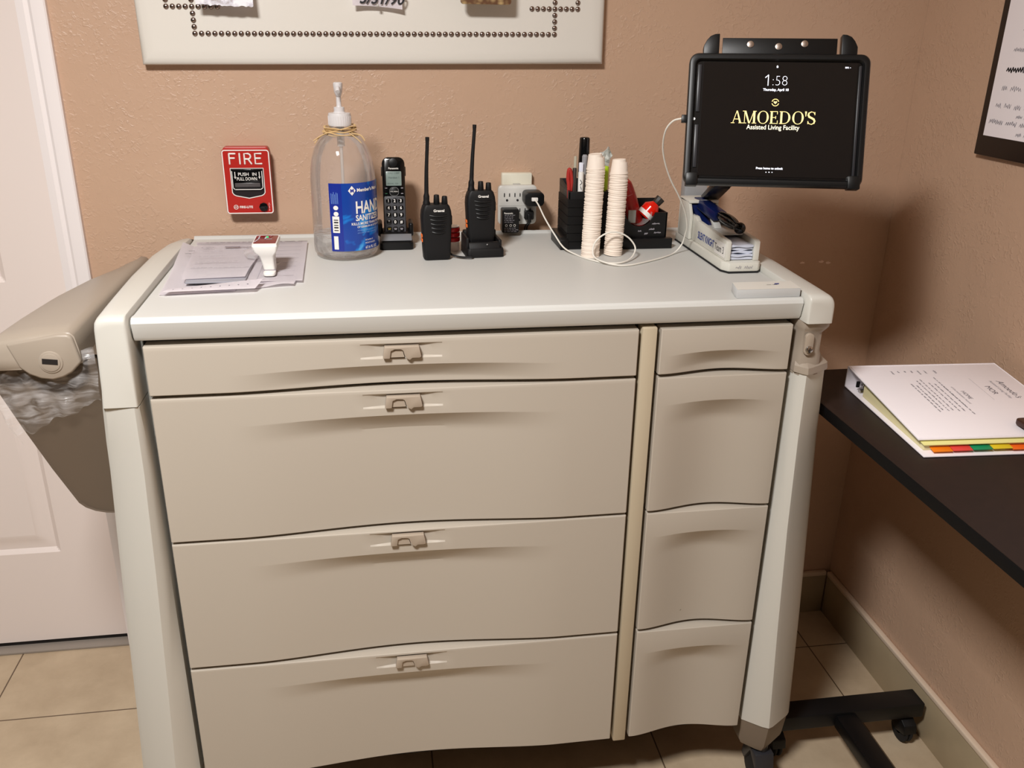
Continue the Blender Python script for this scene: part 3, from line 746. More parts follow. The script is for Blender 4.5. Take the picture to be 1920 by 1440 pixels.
wtext('SANITIZER',.0165,20,.083,sx=.80,bold=.0004)
wtext('KILLS MORE THAN 99.99%',.0072,12,.0745,bold=.00012)
wtext('OF GERMS IN AS LITTLE AS 15',.0052,22,.0685,bold=.0001)
wtext('Advanced formula with vitamin E',.0044,22,.062,m=mat('pale_blue_ink',(120,160,220),.5))
wtext('and aloe to help moisturize',.0044,22,.057,m=MATS['pale_blue_ink'])
wtext('VITAMIN E',.0046,36,.0405); wtext('MOISTURIZER',.0046,36,.0345); wtext('67.6 FL OZ',.0072,36,.0245,bold=.0001)
wtext("Member's Mark",.0092,24,.141,bold=.0003)
b=bm_new(); f=wrap(R(15.5),.1435,BR+.0016)
vs=[b.verts.new(f(Vector(p))) for p in ((0,.0095,0),(-.0078,0,0),(0,-.0095,0),(.0078,0,0))]; b.faces.new(vs[::1]); obj('emblem',b,M_ink_w,lbl,recalc=False)
text('lettering','M',.0098,Matrix.Identity(4),navy,lbl,bend=wrap(R(12.4),.1402,BR+.0021),bold=.0003)
for k in range(6): 
    b=bm_new(); 
    t=strokes_bm([[(0,0),(random.uniform(.018,.026),0)]],.0008,Matrix.Rotation(PI/2,4,'Z')); bmesh.ops.subdivide_edges(t,edges=t.edges[:],cuts=2)
    f=wrap(R(-20+k*2.2),.118,BR+.0013)
    for v in t.verts: v.co=f(v.co)
    b.free(); obj('fine_print',t,mat('pale_blue_ink',(120,160,220),.5),lbl,recalc=False)
for dz in (.113,.101):
    b=bm_new(); f=wrap(R(-13),dz-.003,BR+.0013)
    b.faces.new([b.verts.new(f(Vector((.0045*math.cos(2*PI*i/18)*1.1,.0045*math.sin(2*PI*i/18),0)))) for i in range(18)]); obj('care_symbol',b,M_ink_w,lbl,recalc=False)
# raffia
rf=mat('raffia',(206,174,124),.7); b=bm_new(); rnd=random.Random(4)
for k in range(6):
    z0=bz+.247+.0025*k+rnd.uniform(-.002,.002); ph0=rnd.uniform(0,6); rr=.0300-.0008*k+rnd.uniform(-.002,.003); am=rnd.uniform(.001,.004)
    tube(b,[(bx+rr*math.cos(ph0+2*PI*i/14)*1.06,by+rr*math.sin(ph0+2*PI*i/14),z0+am*math.sin(2*PI*i/14+k)+.0012*math.sin(i*2.1)) for i in range(15)],.0025,n=6,sub=4,flat=.5)
tube(b,[(bx-.02,by-.024,bz+.252),(bx-.036,by-.030,bz+.246),(bx-.052,by-.030,bz+.236)],.0011,n=6)
tube(b,[(bx-.02,by-.024,bz+.252),(bx-.040,by-.026,bz+.242),(bx-.050,by-.034,bz+.231)],.0010,n=6)
tube(b,[(bx+.022,by-.024,bz+.250),(bx+.040,by-.028,bz+.246),(bx+.048,by-.030,bz+.236)],.0013,n=6)
tube(b,[(bx+.018,by-.026,bz+.250),(bx+.033,by-.034,bz+.240),(bx+.041,by-.036,bz+.232)],.0010,n=6)
tag(obj('raffia_tie',b,rf),'tan raffia string wound around the neck of the sanitizer bottle','string')

# ------------------------------------------------------------------ cordless phone
cp = thing('cordless_phone','black and grey cordless phone handset standing in its charging base','phone',(.046,-.135,1.1755),(0,0,0))
dk=mat('phone_grey',(70,70,74),.4)
def hand(pts_y, m, name, parent, zlo, zhi, x0=.0205,x1=.0705, top=False):
    pass
tilt=R(-9)
HB=Matrix.Translation((.0462,-.135,1.196)) @ Matrix.Rotation(tilt,4,'X')   # handset frame: z up along handset, y back
def hbox(name,x0,x1,y0,y1,z0,z1,m,parent,bev=.001,r=None):
    b=bm_new()
    if r: prism(b,rrect(x0,x1,z0,z1,r),'xz',y0,y1,bev)
    else: box(b,x0,x1,y0,y1,z0,z1,bev)
    b.transform(HB); return obj(name,b,m,parent,ang=40)
hs=hbox('handset',-.0245,.0245,-.010,.014,-.012,.168,M_blackg,cp,.003,.014)
hbox('keypad_plate',-.0225,.0225,-.0115,-.009,-.002,.086,dk,hs,.0008,.004)
hbox('side_grip',-.0262,-.0235,-.005,.010,.128,.148,M_black,hs); hbox('side_grip',.0235,.0262,-.005,.010,.128,.148,M_black,hs)
lcdm=mat('lcd_glass',(126,140,134),.25,emis=((126,140,134),.12))
hbox('display',-.0165,.0165,-.0112,-.0095,.108,.138,lcdm,hs,.0003,.0015)
def HT(x,z,y=-.0118): return HB @ frame((x,y,z),(1,0,0),(0,0,1))
text('display_text','THU 1:58P',.0058,HT(-.0135,.1325,-.0115),mat('lcd_ink',(70,82,80),.5),hs)
text('display_text','Handset 1',.0058,HT(-.0115,.123,-.0115),MATS['lcd_ink'],hs); text('display_text','REDIAL  CID',.0042,HT(-.0135,.111,-.0115),MATS['lcd_ink'],hs)
text('lettering','Panasonic',.0055,HT(0,.1425,-.0104),M_ink_w,hs,align='CENTER',bold=.0001)
b=bm_new(); cyl(b,(0,-.0095,.156),(0,-.0120,.156),.0095,n=24,bev=.001); b.transform(HB); obj('speaker',b,M_black,hs)
b=bm_new(); outline(b,rrect(-.0100,.0100,.0862,.1052,.008),.0009,-.0122); cyl(b,(0,-.009,.0957),(0,-.0117,.0957),.0085,n=24); b.transform(HB); obj('navigator_ring',b,[mat('phone_ring',(150,150,150),.3,.6)],hs)
b=bm_new(); cyl(b,(0,-.011,.0957),(0,-.0122,.0957),.0084,n=24,bev=.0004); b.transform(HB); obj('navigator_key',b,M_black,hs)
text('key_lettering','VOL MENU',.0034,HT(0,.0945,-.0124),M_ink_w,hs,align='CENTER')
keys=['1','2','3','4','5','6','7','8','9','*','0','#','','','']
for i,kx in enumerate(keys):
    r,c=divmod(i,3); x=-.0132+.0132*c; z=.0765-.0150*r
    k=hbox('key',x-.0052,x+.0052,-.0135,-.0112,z-.0052,z+.0046,M_blackg,hs,.0006,.003)
    if kx: text('key_lettering',kx,.0088,HT(x,z-.0030,-.0138),M_ink_w,k,align='CENTER',bold=.00022)
    else:
        b=strokes_bm([[(-.003,.001),(.003,.001)],[(-.002,-.0012),(.002,-.0012)]],.0009,HT(x,z,-.0138)); obj('key_lettering',b,mat('amber_ink',(210,180,80),.5) if c==0 else M_ink_lg,k,recalc=False)
for x,z,m in ((-.017,.103,M_ink_lg),(.017,.103,M_ink_lg),(-.017,.0915,mat('green_ink',(60,130,90),.5)),(.017,.0915,M_ink_lg)):
    b=strokes_bm([[(-.002,0),(.002,0)]],.0012,HT(x,z,-.0104)); obj('key_marking',b,m,hs,recalc=False)
# base
b=bm_new()
rings=[]
for z,ins,yf_,yb_ in ((1.1755,0,-.178,-.085),(1.190,0,-.178,-.085),(1.194,.002,-.174,-.087),(1.205,.006,-.155,-.090),(1.208,.010,-.150,-.095)):
    rings.append([(p[0],p[1],z) for p in rrect(.010+ins,.083-ins,yf_,yb_,.009,4)])
loft(b,rings); bs=obj('charging_base',b,M_black,cp,ang=40)
b=bm_new(); box(b,.0135,.0795,-.176,-.155,1.1950,1.1962,.0005,rot=(R(30),0,0),piv=(.046,-.1755,1.1945)); obj('base_facing',b,mat('phone_silver',(120,122,126),.3),bs)
for s in (-1,1):
    b=bm_new(); box(b,.0465+s*.0335-.005,.0465+s*.0335+.005,-.142,-.092,1.196,1.226,.005,3); obj('side_wing',b,M_black,bs)

# ------------------------------------------------------------------ two-way radios
def radio(loc,label,tiltx=0,rotz=0,strap=True,antlean=0.0):
    r=thing('two_way_radio',label,'two-way radio',loc,(tiltx,0,rotz))
    W=.0305
    b=bm_new(); rings=[]
    for z,w,yf_,yb_ in ((0,.0255,-.014,.013),(.003,.0275,-.016,.015),(.02,.0285,-.0165,.016),(.06,.0300,-.0175,.016),(.088,.0312,-.0175,.016),(.100,.0300,-.0170,.016),(.110,.0270,-.0165,.015),(.1135,.0240,-.0155,.013)):
        rings.append([(p[0],p[1],z) for p in rrect(-w,w,yf_,yb_,.007,4)])
    loft(b,rings)
    body=obj('radio_body',b,M_blackm,r,world=False,ang=35)
    # speaker ribs
    for k in range(5):
        z=.092-.0085*k
        c=bm_new(); hw_=.018-.0012*k
        tube(c,[(-hw_+.003,-.0168,z+.0012),(-hw_*.5+.003,-.0188,z-.0004),(.003,-.0192,z-.0008),(hw_*.5+.003,-.0188,z-.0004),(hw_+.003,-.0168,z+.0012)],.0019,n=8,sub=4)
        obj('speaker_rib',c,M_black,body,world=False)
    c=bm_new(); box(c,-.0315,-.0285,-.0105,.004,.047,.0535,.001); box(c,-.0312,-.0282,-.0105,.004,.0375,.0445,.001); obj('push_to_talk_key',c,mat('orange_rubber',(232,110,40),.5),r,world=False)
    text('lettering','Greaval',.0070,frame((.004,-.0178,.100),(1,0,0),(0,0,1)),M_ink_w,body,align='CENTER',bold=.00018) if False else None
    tb=text_bm('Greaval',.0072,frame((.004,-.0176,.1000),(1,0,0),(0,.03,1)),align='CENTER',bold=.0002); obj('lettering',tb,M_ink_w,body,world=False,recalc=False)
    a=R(2)
    c=bm_new(); tube(c,[(-.019,0,.108),(-.0185+antlean*.2,0,.135),(-.0175+antlean*.6,0,.18),(-.0150+antlean,0,.2285),(-.0145+antlean*1.1,0,.2450)],lambda t:.0075 if t<.12 else (.0062 if t<.22 else (.0046-.0010*min(1,(t-.22)*2.5) if t<.86 else .0040)),n=14,sub=6); obj('antenna',c,M_blackm,r,world=False)
    for x,h in ((.002,.0175),(.0185,.0145)):
        c=bm_new(); cyl(c,(x,.002,.112),(x,.002,.114+h),.0066,.0054,n=16,bev=.0016); obj('knob',c,M_blackm,r,world=False)
    c=bm_new(); box(c,.0275,.0330,-.006,.008,.070,.090,.002); obj('side_cap',c,M_blackm,r,world=False)
    if strap:
        c=bm_new(); tube(c,[(.024,.004,.014),(.036,-.002,.006),(.052,-.008,.0035),(.068,-.010,.003),(.0735,-.014,.003),(.070,-.018,.003),(.060,-.016,.003),(.046,-.008,.003),(.030,.004,.006)],.0022,n=8,flat=.6); obj('wrist_strap',c,M_rubber,r,world=False)
    return r
radio((.1260,-.262,1.1755),'black two-way radio standing alone with orange side key and wrist strap on the worktop',strap=True,rotz=R(4))
radio((.2225,-.222,1.1945),'black two-way radio seated in its charging dock, beside the wall outlet',strap=False,rotz=R(4),tiltx=R(-3),antlean=.004)
ck=thing('radio_charger','black charging dock holding the right-hand two-way radio','charger',(.226,-.222,1.1755),(0,0,R(4)))
b=bm_new(); rings=[]
for z,w,yf_,yb_ in ((0,.0400,-.042,.040),(.012,.0400,-.042,.040),(.018,.0385,-.040,.040)):
    rings.append([(p[0],p[1],z) for p in rrect(-w,w,yf_,yb_,.008,4)])
loft(b,rings)
box(b,-.039,-.0325,-.030,.038,.012,.040,.003); box(b,.0295,.037,-.030,.038,.012,.034,.003)
box(b,-.036,.035,.022,.038,.012,.045,.003)
prism(b,[(-.038,.016),(-.030,.030),(-.022,.030),(-.022,.012)],'yz',-.034,.032,.002)
obj('dock_shell',b,M_blackm,ck,world=False,ang=35)
b=bm_new(); cyl(b,(.004,-.0345,.0255),(.004,-.0368,.0265),.0014,n=10); obj('indicator',b,mat('indicator',(150,150,150),.2),ck,world=False)
# small red and clear roll stack behind the radio
rl=thing('tape_roll_stack','small red and clear reel with white top behind the left two-way radio','reel',(.155,-.190,1.1755))
b=bm_new()
for k in range(3): cyl(b,(.1655,-.19,1.196+.0105*k),(.1655,-.19,1.2045+.0105*k),.0165,n=28,bev=.0015)
obj('red_reel',b,mat('red_plastic',(200,30,34),.3),rl)
b=bm_new(); cyl(b,(.1655,-.19,1.2270),(.1655,-.19,1.2285),.0150,n=28); obj('white_disc',b,M_white,rl)
b=bm_new(); lathe(b,[(.014,0),(.0155,.003),(.0150,.020)],(.1655,-.19,1.1755),24); obj('clear_base',b,mat('clear_cup',(220,205,200),.15,alpha=.45),rl)

# ------------------------------------------------------------------ outlet tap on the wall with what is plugged in
oc=thing('outlet_cover','ivory outlet cover plate on the wall above the cart','outlet plate',(.332,0,1.28))
b=bm_new(); box(b,.2965,.3675,-.020,-.0005,1.195,1.3125,.003); obj('plate',b,M_cover,oc)
tp=thing('outlet_adapter','white six-way plug adapter fitted over the wall outlet','outlet adapter',(.332,-.03,1.235))
b=bm_new(); rings=[]
for ins,y in ((.004,-.0205),(0,-.028),(0,-.040),(.003,-.0425)):
    rings.append([(p[0],y,p[1]) for p in rrect(.2855+ins,.3750-ins,1.1985+ins,1.2880-ins,.009)])
loft(b,rings); tpb=obj('adapter_body',b,M_outlet,tp,ang=45)
def slot(x,z,w=.0022,h=.0085):
    c=bm_new(); box(c,x-w/2,x+w/2,-.0433,-.0420,z-h/2,z+h/2); obj('socket_slot',c,M_ink_k,tpb)
def hole(x,z):
    c=bm_new(); cyl(c,(x,-.0422,z),(x,-.0433,z),.0027,n=14); obj('ground_hole',c,M_ink_k,tpb)
for gx in (.3055,.3300,.3545):
    slot(gx-.006,1.2665); slot(gx+.006,1.2665,h=.0075); hole(gx+.0003,1.2545)
    slot(gx-.006,1.2315); slot(gx+.006,1.2315,h=.0075); hole(gx+.0003,1.2195)
b=bm_new(); box(b,.2875,.3755,-.0429,-.0424,1.2415,1.2425); obj('seam',b,mat('seam_grey',(186,184,178),.5),tpb)
b=bm_new(); box(b,.322,.339,-.0295,-.0205,1.2875,1.2895,.0008); obj('top_clip',b,mat('seam_grey',(186,184,178),.5),tpb)
# charger brick for the cable
uc=thing('usb_charger','black cube charger with white cable plugged into the adapter, upper right','charger',(.355,-.06,1.255))
b=bm_new(); prism(b,rrect(.3405,.3845,1.2480,1.2790,.009),'xz',-.0435,-.088,.0015); ub=obj('brick',b,M_black,uc)
b=bm_new(); box(b,.3545,.3690,-.0955,-.0875,1.2605,1.2685,.0015); obj('cable_plug',b,M_white,ub)
pa=thing('power_adapter','black rectangular power adapter with white fine print plugged in at lower left','power adapter',(.314,-.055,1.20))
b=bm_new(); prism(b,rrect(.2905,.3300,1.1850,1.2390,.004),'xz',-.0435,-.072,.0012); box(b,.329,.335,-.062,-.052,1.209,1.2145,.002); pab=obj('adapter_case',b,M_black,pa)
text('lettering','Panasonic',.0052,frame((.2950,-.0723,1.2285),(1,0,0),(0,0,1)),M_ink_w,pab,bold=.0001)
rnd=random.Random(9); pl=[]
for k in range(5): pl+=scribble(0,-.0040*k,.020,.0016,rnd)
for k in range(3): pl+=scribble(0,-.0300-.0038*k,.026,.0016,rnd)
b=strokes_bm(pl,.0005,frame((.2960,-.0723,1.2250),(1,0,0),(0,0,1))); obj('fine_print',b,M_ink_lg,pab,recalc=False)
b=bm_new()
for x in (.3005,.3105,.3195): outline(b,[(x+.0028*math.cos(2*PI*i/14),1.2020+.0030*math.sin(2*PI*i/14)) for i in range(14)],.0008,-.0724,.0001)
obj('approval_mark',b,M_ink_w,pab)
pc=thing('power_plug','small black plug with cord at lower right of the adapter','power plug',(.357,-.05,1.22))
b=bm_new(); prism(b,rrect(.3455,.3665,1.2120,1.2320,.003),'xz',-.0435,-.060,.0015); box(b,.351,.360,-.066,-.0595,1.206,1.226,.002); obj('plug_body',b,M_black,pc)
b=bm_new(); tube(b,[(.3585,-.062,1.210),(.3590,-.046,1.200),(.3570,-.0195,1.180),(.357,-.0135,1.11),(.357,-.0135,.9)],.0018,n=8); tube(b,[(.3550,-.062,1.210),(.3540,-.046,1.200),(.3520,-.0195,1.180),(.352,-.0135,1.11),(.352,-.0135,.9)],.0018,n=8); obj('cord',b,M_black,pc)

# ------------------------------------------------------------------ charging cable
b=bm_new()
Z=1.1775
tube(b,[(.3615,-.0955,1.2645),(.3667,-.115,1.2554),(.3754,-.15,1.2323),(.391,-.185,1.2039),(.4040,-.225,1.1840),(.4230,-.265,Z),(.4400,-.305,Z),(.4680,-.3400,Z),(.5000,-.3420,Z+.0005),(.5280,-.318,Z+.004),(.5426,-.295,1.1955),(.5324,-.293,1.2135),(.5137,-.295,1.2267),(.4922,-.297,1.232),(.4719,-.297,1.2268),(.4553,-.298,1.2127),(.4493,-.300,1.1959),(.4500,-.318,1.1840),(.4640,-.350,Z+.0036),(.4900,-.3640,Z+.0005),(.5174,-.3600,Z),(.5595,-.3349,Z),(.6047,-.3019,Z),(.6380,-.270,Z+.001),(.6560,-.262,1.1950),(.6570,-.275,1.2200),(.6538,-.29,1.239),(.6404,-.31,1.2713),(.6159,-.335,1.309),(.5863,-.36,1.3473),(.5631,-.385,1.3851),(.548,-.41,1.4184),(.5409,-.44,1.4509),(.547,-.46,1.4698),(.5575,-.480,1.4766)],.0017,n=8,sub=8)
tag(obj('charging_cable',b,M_cable),'long white charging cable looping from the wall charger to the tablet','cable')

# ------------------------------------------------------------------ desk organiser with pens
og=thing('pen_organizer','black plastic desk organizer with pen holder and low tray at the back of the cart','organizer',(.52,-.16,1.1755))
hb=[]
def orgm(): return M_blackm
b=bm_new()
# tall pen box: open top with thin walls
x0,x1,y0,y1,zt=.415,.505,-.205,-.105,1.300
box(b,x0,x1,y0,y0+.004,1.180,zt,.001); box(b,x0,x1,y1-.004,y1,1.180,zt+.014,.001)
box(b,x0,x0+.004,y0,y1,1.180,zt,.001); box(b,x1-.004,x1,y0,y1,1.180,zt,.001); box(b,x0,x1,y0,y1,1.1755,1.182)
prism(b,[(y0,zt),(y1,zt),(y1,zt+.014)],'yz',x0,x0+.004)
og1=obj('pen_box',b,M_black,og)
for k in range(6):
    z=1.284-.0185*k
    c=bm_new(); box(c,x0-.0015,x1+.0015,y0-.0015,y0+.001,z-.0172,z); box(c,x0-.0015,x0+.001,y0+.0011,y1,z-.0172,z); obj('ridge',c,M_black,og1)
b=bm_new(); prism(b,[(y0-.006,1.1755),(y0-.006,1.196),(y0,1.202),(y1,1.202),(y1,1.1755)],'yz',x0-.016,x0+.002,.001); obj('base_step',b,M_black,og)
b=bm_new()
# low tray with a scooped front
X0,X1=.507,.640; yy0,yy1=-.200,-.105; n=24
top=[]
for i in range(n+1):
    x=X0+(X1-X0)*i/n
    t=(x-.577)/.032
    z=1.252-.030*math.sqrt(max(0,1-t*t)) if abs(t)<1 else 1.252
    top.append((x,z))
prism(b,[(X0,1.1760)]+[(X1,1.1760)]+top[::-1],'xz',yy0,yy0+.004)
box(b,X0,X1,yy1-.004,yy1,1.176,1.268,.001); box(b,X1-.004,X1,yy0,yy1,1.176,1.252,.001); box(b,X0,X0+.004,yy0,yy1,1.176,1.252,.001); box(b,X0,X1,yy0,yy1,1.1755,1.181)
obj('tray',b,M_black,og)
b=bm_new(); box(b,.505,.650,-.216,-.199,1.1755,1.198,.001); tf=obj('front_ledge',b,M_black,og)
rnd=random.Random(21); pl=[]
for cx,cz in ((.575,1.210),(.600,1.214),(.606,1.226),(.590,1.204),(.612,1.206)): pl+=scribble(cx,cz,.006,.004,rnd)
b=strokes_bm(pl,.0008,frame((0,-.2003,0),(1,0,0),(0,0,1))); obj('scuff',b,M_ink_lg,tf,recalc=False)
b=bm_new(); box(b,.639,.647,-.118,-.104,1.176,1.213,.001); tag(obj('folded_paper',b,M_paper2),'narrow white paper edge behind the right end of the organizer','paper')
def pen(name,label,p0,p1,r,m,cat='pen',tip=None,capm=None,clip=False,r1=None):
    t=thing(name,label,cat,p0)
    p0=Vector(p0);p1=Vector(p1)
    b=bm_new(); cyl(b,p0,p1,r,r1 if r1 else r,n=16,bev=r*.3); obj('barrel',b,m,t)
    d=(p1-p0)
    if capm:
        b=bm_new(); cyl(b,p0+d*.62,p1+d*.02,r*1.2,r*1.06,n=16,bev=r*.35); obj('cap',b,capm,t)
    if clip:
        b=bm_new(); q=p0+d*.70; box(b,q.x-.0022,q.x+.0022,q.y-r-.0035,q.y-r-.001,q.z,p1.z,.0008); obj('clip',b,capm or m,t)
    return t
pen('marker','thick black marker standing tallest in the pen box',(.456,-.150,1.185),(.4600,-.140,1.402),.0105,mat('purple_black',(40,30,60),.4),'marker',capm=M_blackg)
tube_b=None
gp=thing('grey_stylus','grey rounded stylus standing in front of the thick black marker','stylus',(.455,-.175,1.185))
b=bm_new(); tube(b,[(.452,-.178,1.186),(.452,-.178,1.30),(.4525,-.178,1.345),(.453,-.178,1.374)],lambda t:.0035+.0028*t if t<.97 else .004,n=12); obj('barrel',b,mat('pen_grey',(150,150,154),.4),gp)
sc=thing('scissors','red-handled item standing at the left edge of the pen box','scissors',(.418,-.190,1.185))
b=bm_new(); tube(b,[(.4210,-.188,1.190),(.4180,-.190,1.300),(.4150,-.190,1.325),(.4165,-.190,1.344),(.4205,-.190,1.340),(.4235,-.190,1.320),(.4235,-.188,1.300)],.0040,n=10); obj('handle',b,mat('red_handle',(170,44,38),.4),sc)
pen('flat_black_pen','dark brown flat pen between the red handle and the white pens',(.4300,-.190,1.185),(.4290,-.190,1.348),.0046,mat('brown_black',(52,44,40),.45))
pen('clear_pen','thin clear pen with pale green top behind the white pens',(.436,-.160,1.185),(.4375,-.155,1.368),.0033,mat('clear_pen',(200,196,176),.2,alpha=.7))
pen('white_pen','white pen with dark printed mark in front of the pen box',(.4440,-.192,1.185),(.4425,-.192,1.340),.0060,M_white,clip=False)
wp=pen('white_click_pen','slightly taller white click pen with clip beside the grey stylus',(.4475,-.180,1.185),(.4450,-.180,1.358),.0050,mat('pen_white',(222,224,236),.35),clip=True)
b=strokes_bm([[(0,.006),(.004,0),(0,-.005)],[(.001,-.008),(.003,-.014)]],.0012,frame((.4400,-.1985,1.318),(1,0,0),(0,0,1)))
tag(obj('printed_mark',b,M_ink_k,recalc=False),'small dark printed mark on the white pen','mark'); 
bpy.data.objects['printed_mark'].parent=bpy.data.objects['white_pen']; bpy.data.objects['printed_mark'].matrix_parent_inverse=WM['white_pen'].inverted()
for k_ in ('label','category'): del bpy.data.objects['printed_mark'][k_]
pen('highlighter','lime green highlighter standing between the two cup stacks',(.494,-.180,1.185),(.4985,-.178,1.350),.0085,mat('lime',(180,214,40),.35),'highlighter')
fo=thing('foil_packet','crumpled silver-white foil packet behind the left cup stack','packet',(.487,-.15,1.30))
b=bm_new(); F0=[(.493,1.320),(.510,1.320),(.513,1.352),(.519,1.368),(.511,1.387),(.5045,1.378),(.494,1.374),(.490,1.362),(.491,1.345)]
prism(b,F0,'xz',-.146,-.153)
bmesh.ops.triangulate(b,faces=b.faces); bmesh.ops.subdivide_edges(b,edges=b.edges[:],cuts=2,use_grid_fill=True); rnd=random.Random(2)
for v in b.verts: v.co+=Vector((rnd.uniform(-.0012,.0012),rnd.uniform(-.004,.004),rnd.uniform(-.0012,.0012)))
obj('foil',b,mat('foil',(196,198,192),.3,.2),fo,ang=3)
# red translucent bag / bottle, clear dish
rd=thing('red_plastic_bottle','red translucent squeeze bottle leaning in the tray beside the right cup stack','bottle',(.55,-.15,1.19))
b=bm_new(); tube(b,[(.578,-.148,1.205),(.569,-.148,1.235),(.558,-.148,1.275),(.551,-.148,1.300),(.548,-.148,1.312),(.546,-.148,1.320)],lambda t:.030-.016*t if t<.75 else (.017-.014*(t-.75)*4*.6),n=20); obj('bottle_body',b,mat('red_translucent',(196,40,36),.25,trans=.25),rd)
b=bm_new(); tube(b,[(.5590,-.1485,1.272),(.5555,-.1485,1.284)],.0222,n=20); obj('label',b,mat('pinkish_label',(208,172,172),.4),rd)
rb=thing('red_white_bottle','small red and white bottle with black cap lying tilted in the tray','bottle',(.60,-.155,1.25))
ax=Vector((.55,-.0,.62)).normalized(); p=Vector((.597,-.165,1.236))
b=bm_new()
for t0,t1,r0,r1 in ((0,.004,.016,.0200),(.004,.026,.0200,.0200),(.026,.036,.0200,.011),(.036,.040,.011,.0080)): cyl(b,p+ax*t0,p+ax*t1,r0,r1,n=24)
bmesh.ops.remove_doubles(b,verts=b.verts,dist=1e-5); obj('bottle_body',b,mat('bright_red',(226,30,14),.18),rb)
b=bm_new(); cyl(b,p+ax*.003,p+ax*.0125,.0203,n=24); obj('white_band',b,M_ink_w,rb)
b=bm_new(); cyl(b,p+ax*.038,p+ax*.055,.0098,.0110,n=10,bev=.0015); obj('cap',b,mat('cap_black',(46,40,34),.5),rb)
gd=thing('clear_dish','small clear plastic dish with grey strip resting in the tray scoop','dish',(.577,-.185,1.22))
b=bm_new(); rings=[]
for i in range(13):
    a=PI+PI*i/12; rings.append([(.577+.029*math.cos(a),y,1.252+.0285*math.sin(a)) for y in (-.1965,-.125)])
loft(b,rings,closed=False); cm=mat('clear_plastic',(214,208,206),.12,alpha=.35); obj('dish_shell',b,cm,gd)
b=bm_new(); box(b,.5535,.5705,-.192,-.187,1.228,1.256,.001); obj('grey_strip',b,mat('strip_grey',(176,178,174),.35),gd)

# ------------------------------------------------------------------ paper cups (two inverted stacks)
def cup_mesh():
    b=bm_new()
    H=.0300; prof=[(0,H-.0012),(.0125,H-.0012),(.0138,H),(.0142,H-.001),(.0186,.0034),(.0189,.0026),(.0197,.0022),(.0199,.0012),(.0196,.0003),(.0188,.0004)]
    lathe(b,prof[::-1],(0,0,0),28)
    # fluted sides
    for v in b.verts:
        r=math.hypot(v.co.x,v.co.y)
        if .0125<r and v.co.z>.003:
            pass
    return b
first=None
def stack(n,base,topp,which,grp):
    global first
    d=Vector(topp)-Vector(base); H=d.length-.0300; d.normalize()
    q=d.to_track_quat('Z','Y').to_euler()
    for k in range(n):
        if first is None:
            o=obj('paper_cup',cup_mesh(),M_cup); first=o
        else:
            o=first.copy(); COL.objects.link(o)
        p=Vector(base)+d*(H*k/(n-1)); rr=random.Random(k*7+len(which))
        o.location=(p.x+rr.uniform(-.0002,.0002),p.y+rr.uniform(-.0002,.0002),p.z)
        o.rotation_euler=(q.x+rr.uniform(-.004,.004),q.y+rr.uniform(-.004,.004),rr.uniform(0,6))
        if k==n-1: tag(o,f'upturned white paper cup on top of the {which} cup stack','paper cup',grp)
        elif k==0: tag(o,f'white paper cup at the very bottom of the {which} cup stack','paper cup',grp)
        else: tag(o,f'white paper cup nested within the {which} cup stack','paper cup',grp)
stack(42,(.4520,-.268,1.1757),(.4605,-.250,1.3850),'left, taller','left stack of paper cups')
stack(40,(.5035,-.262,1.1757),(.5110,-.250,1.3740),'right, shorter','right stack of paper cups')

# ------------------------------------------------------------------ tablet on its stand
TP=Vector((.7075,-.543,1.479)); TM=Matrix.Translation(TP) @ (Matrix.Rotation(-.278,4,'Z') @ Matrix.Rotation(-.0092,4,'Y') @ Matrix.Rotation(-.2993,4,'X'))
tl=bpy.data.objects.new('tablet',None); COL.objects.link(tl); tl.matrix_world=TM; WM['tablet']=TM.copy(); tl.empty_display_size=.05
tag(tl,'black cased tablet showing a facility lock screen, held above the right of the cart','tablet')
def tobj(name,b,m,parent=tl,**k): return obj(name,b,m,parent,world=False,**k)
SW,SH=.131,.0983
b=bm_new(); rings=[]
ox0,ox1,oz0,oz1=-.156,.152,-.1150,.1130
for ins,y in ((.004,.014),(0,.010),(0,-.004),(.002,-.0075),(.006,-.0085),(.010,-.0080),(.0125,-.004),(.013,-.001)):
    rings.append([(p[0],y,p[1]) for p in rrect(ox0+ins,ox1-ins,oz0+ins,oz1-ins,max(.004,.016-ins*.6),6)])
loft(b,rings,cap1=False)
cs=tobj('case',b,M_black,ang=35)
b=bm_new(); prism(b,rrect(ox0+.012,ox1-.012,oz0+.012,oz1-.012,.006),'xz',.002,-.0012); tobj('bezel',b,mat('bezel_black',(14,14,16),.2))
sm=mat('screen_glass',(10,9,10),.07,emis=((96,90,92),.035),spec=.6)
b=bm_new(); box(b,-SW,SW,-.0022,-.0012,-SH,SH); scn=tobj('screen',b,sm)
# side channel of the case with the camera / home button
b=bm_new(); b.free()
for q in ((-.1405,-.1340,-.085,-.010),(-.1405,-.1340,.012,.094),(.1340,.1385,-.095,.094)):
    b=bm_new(); box(b,q[0],q[1],-.0038,-.001,q[2],q[3],.001); tobj('case_inner_rail',b,mat('case_grey',(44,44,48),.35))
b=bm_new(); cyl(b,(-.1425,-.0005,0),(-.1425,-.0020,0),.0022,n=14); tobj('sensor_dot',b,mat('sensor_white',(220,220,220),.3,emis=((255,255,255),.3)))
for x in (-.142,.1365):
    b=bm_new(); box(b,x-.010,x+.011,-.0115,.010,-.1175,-.0945,.002); tobj('corner_clip',b,M_black)
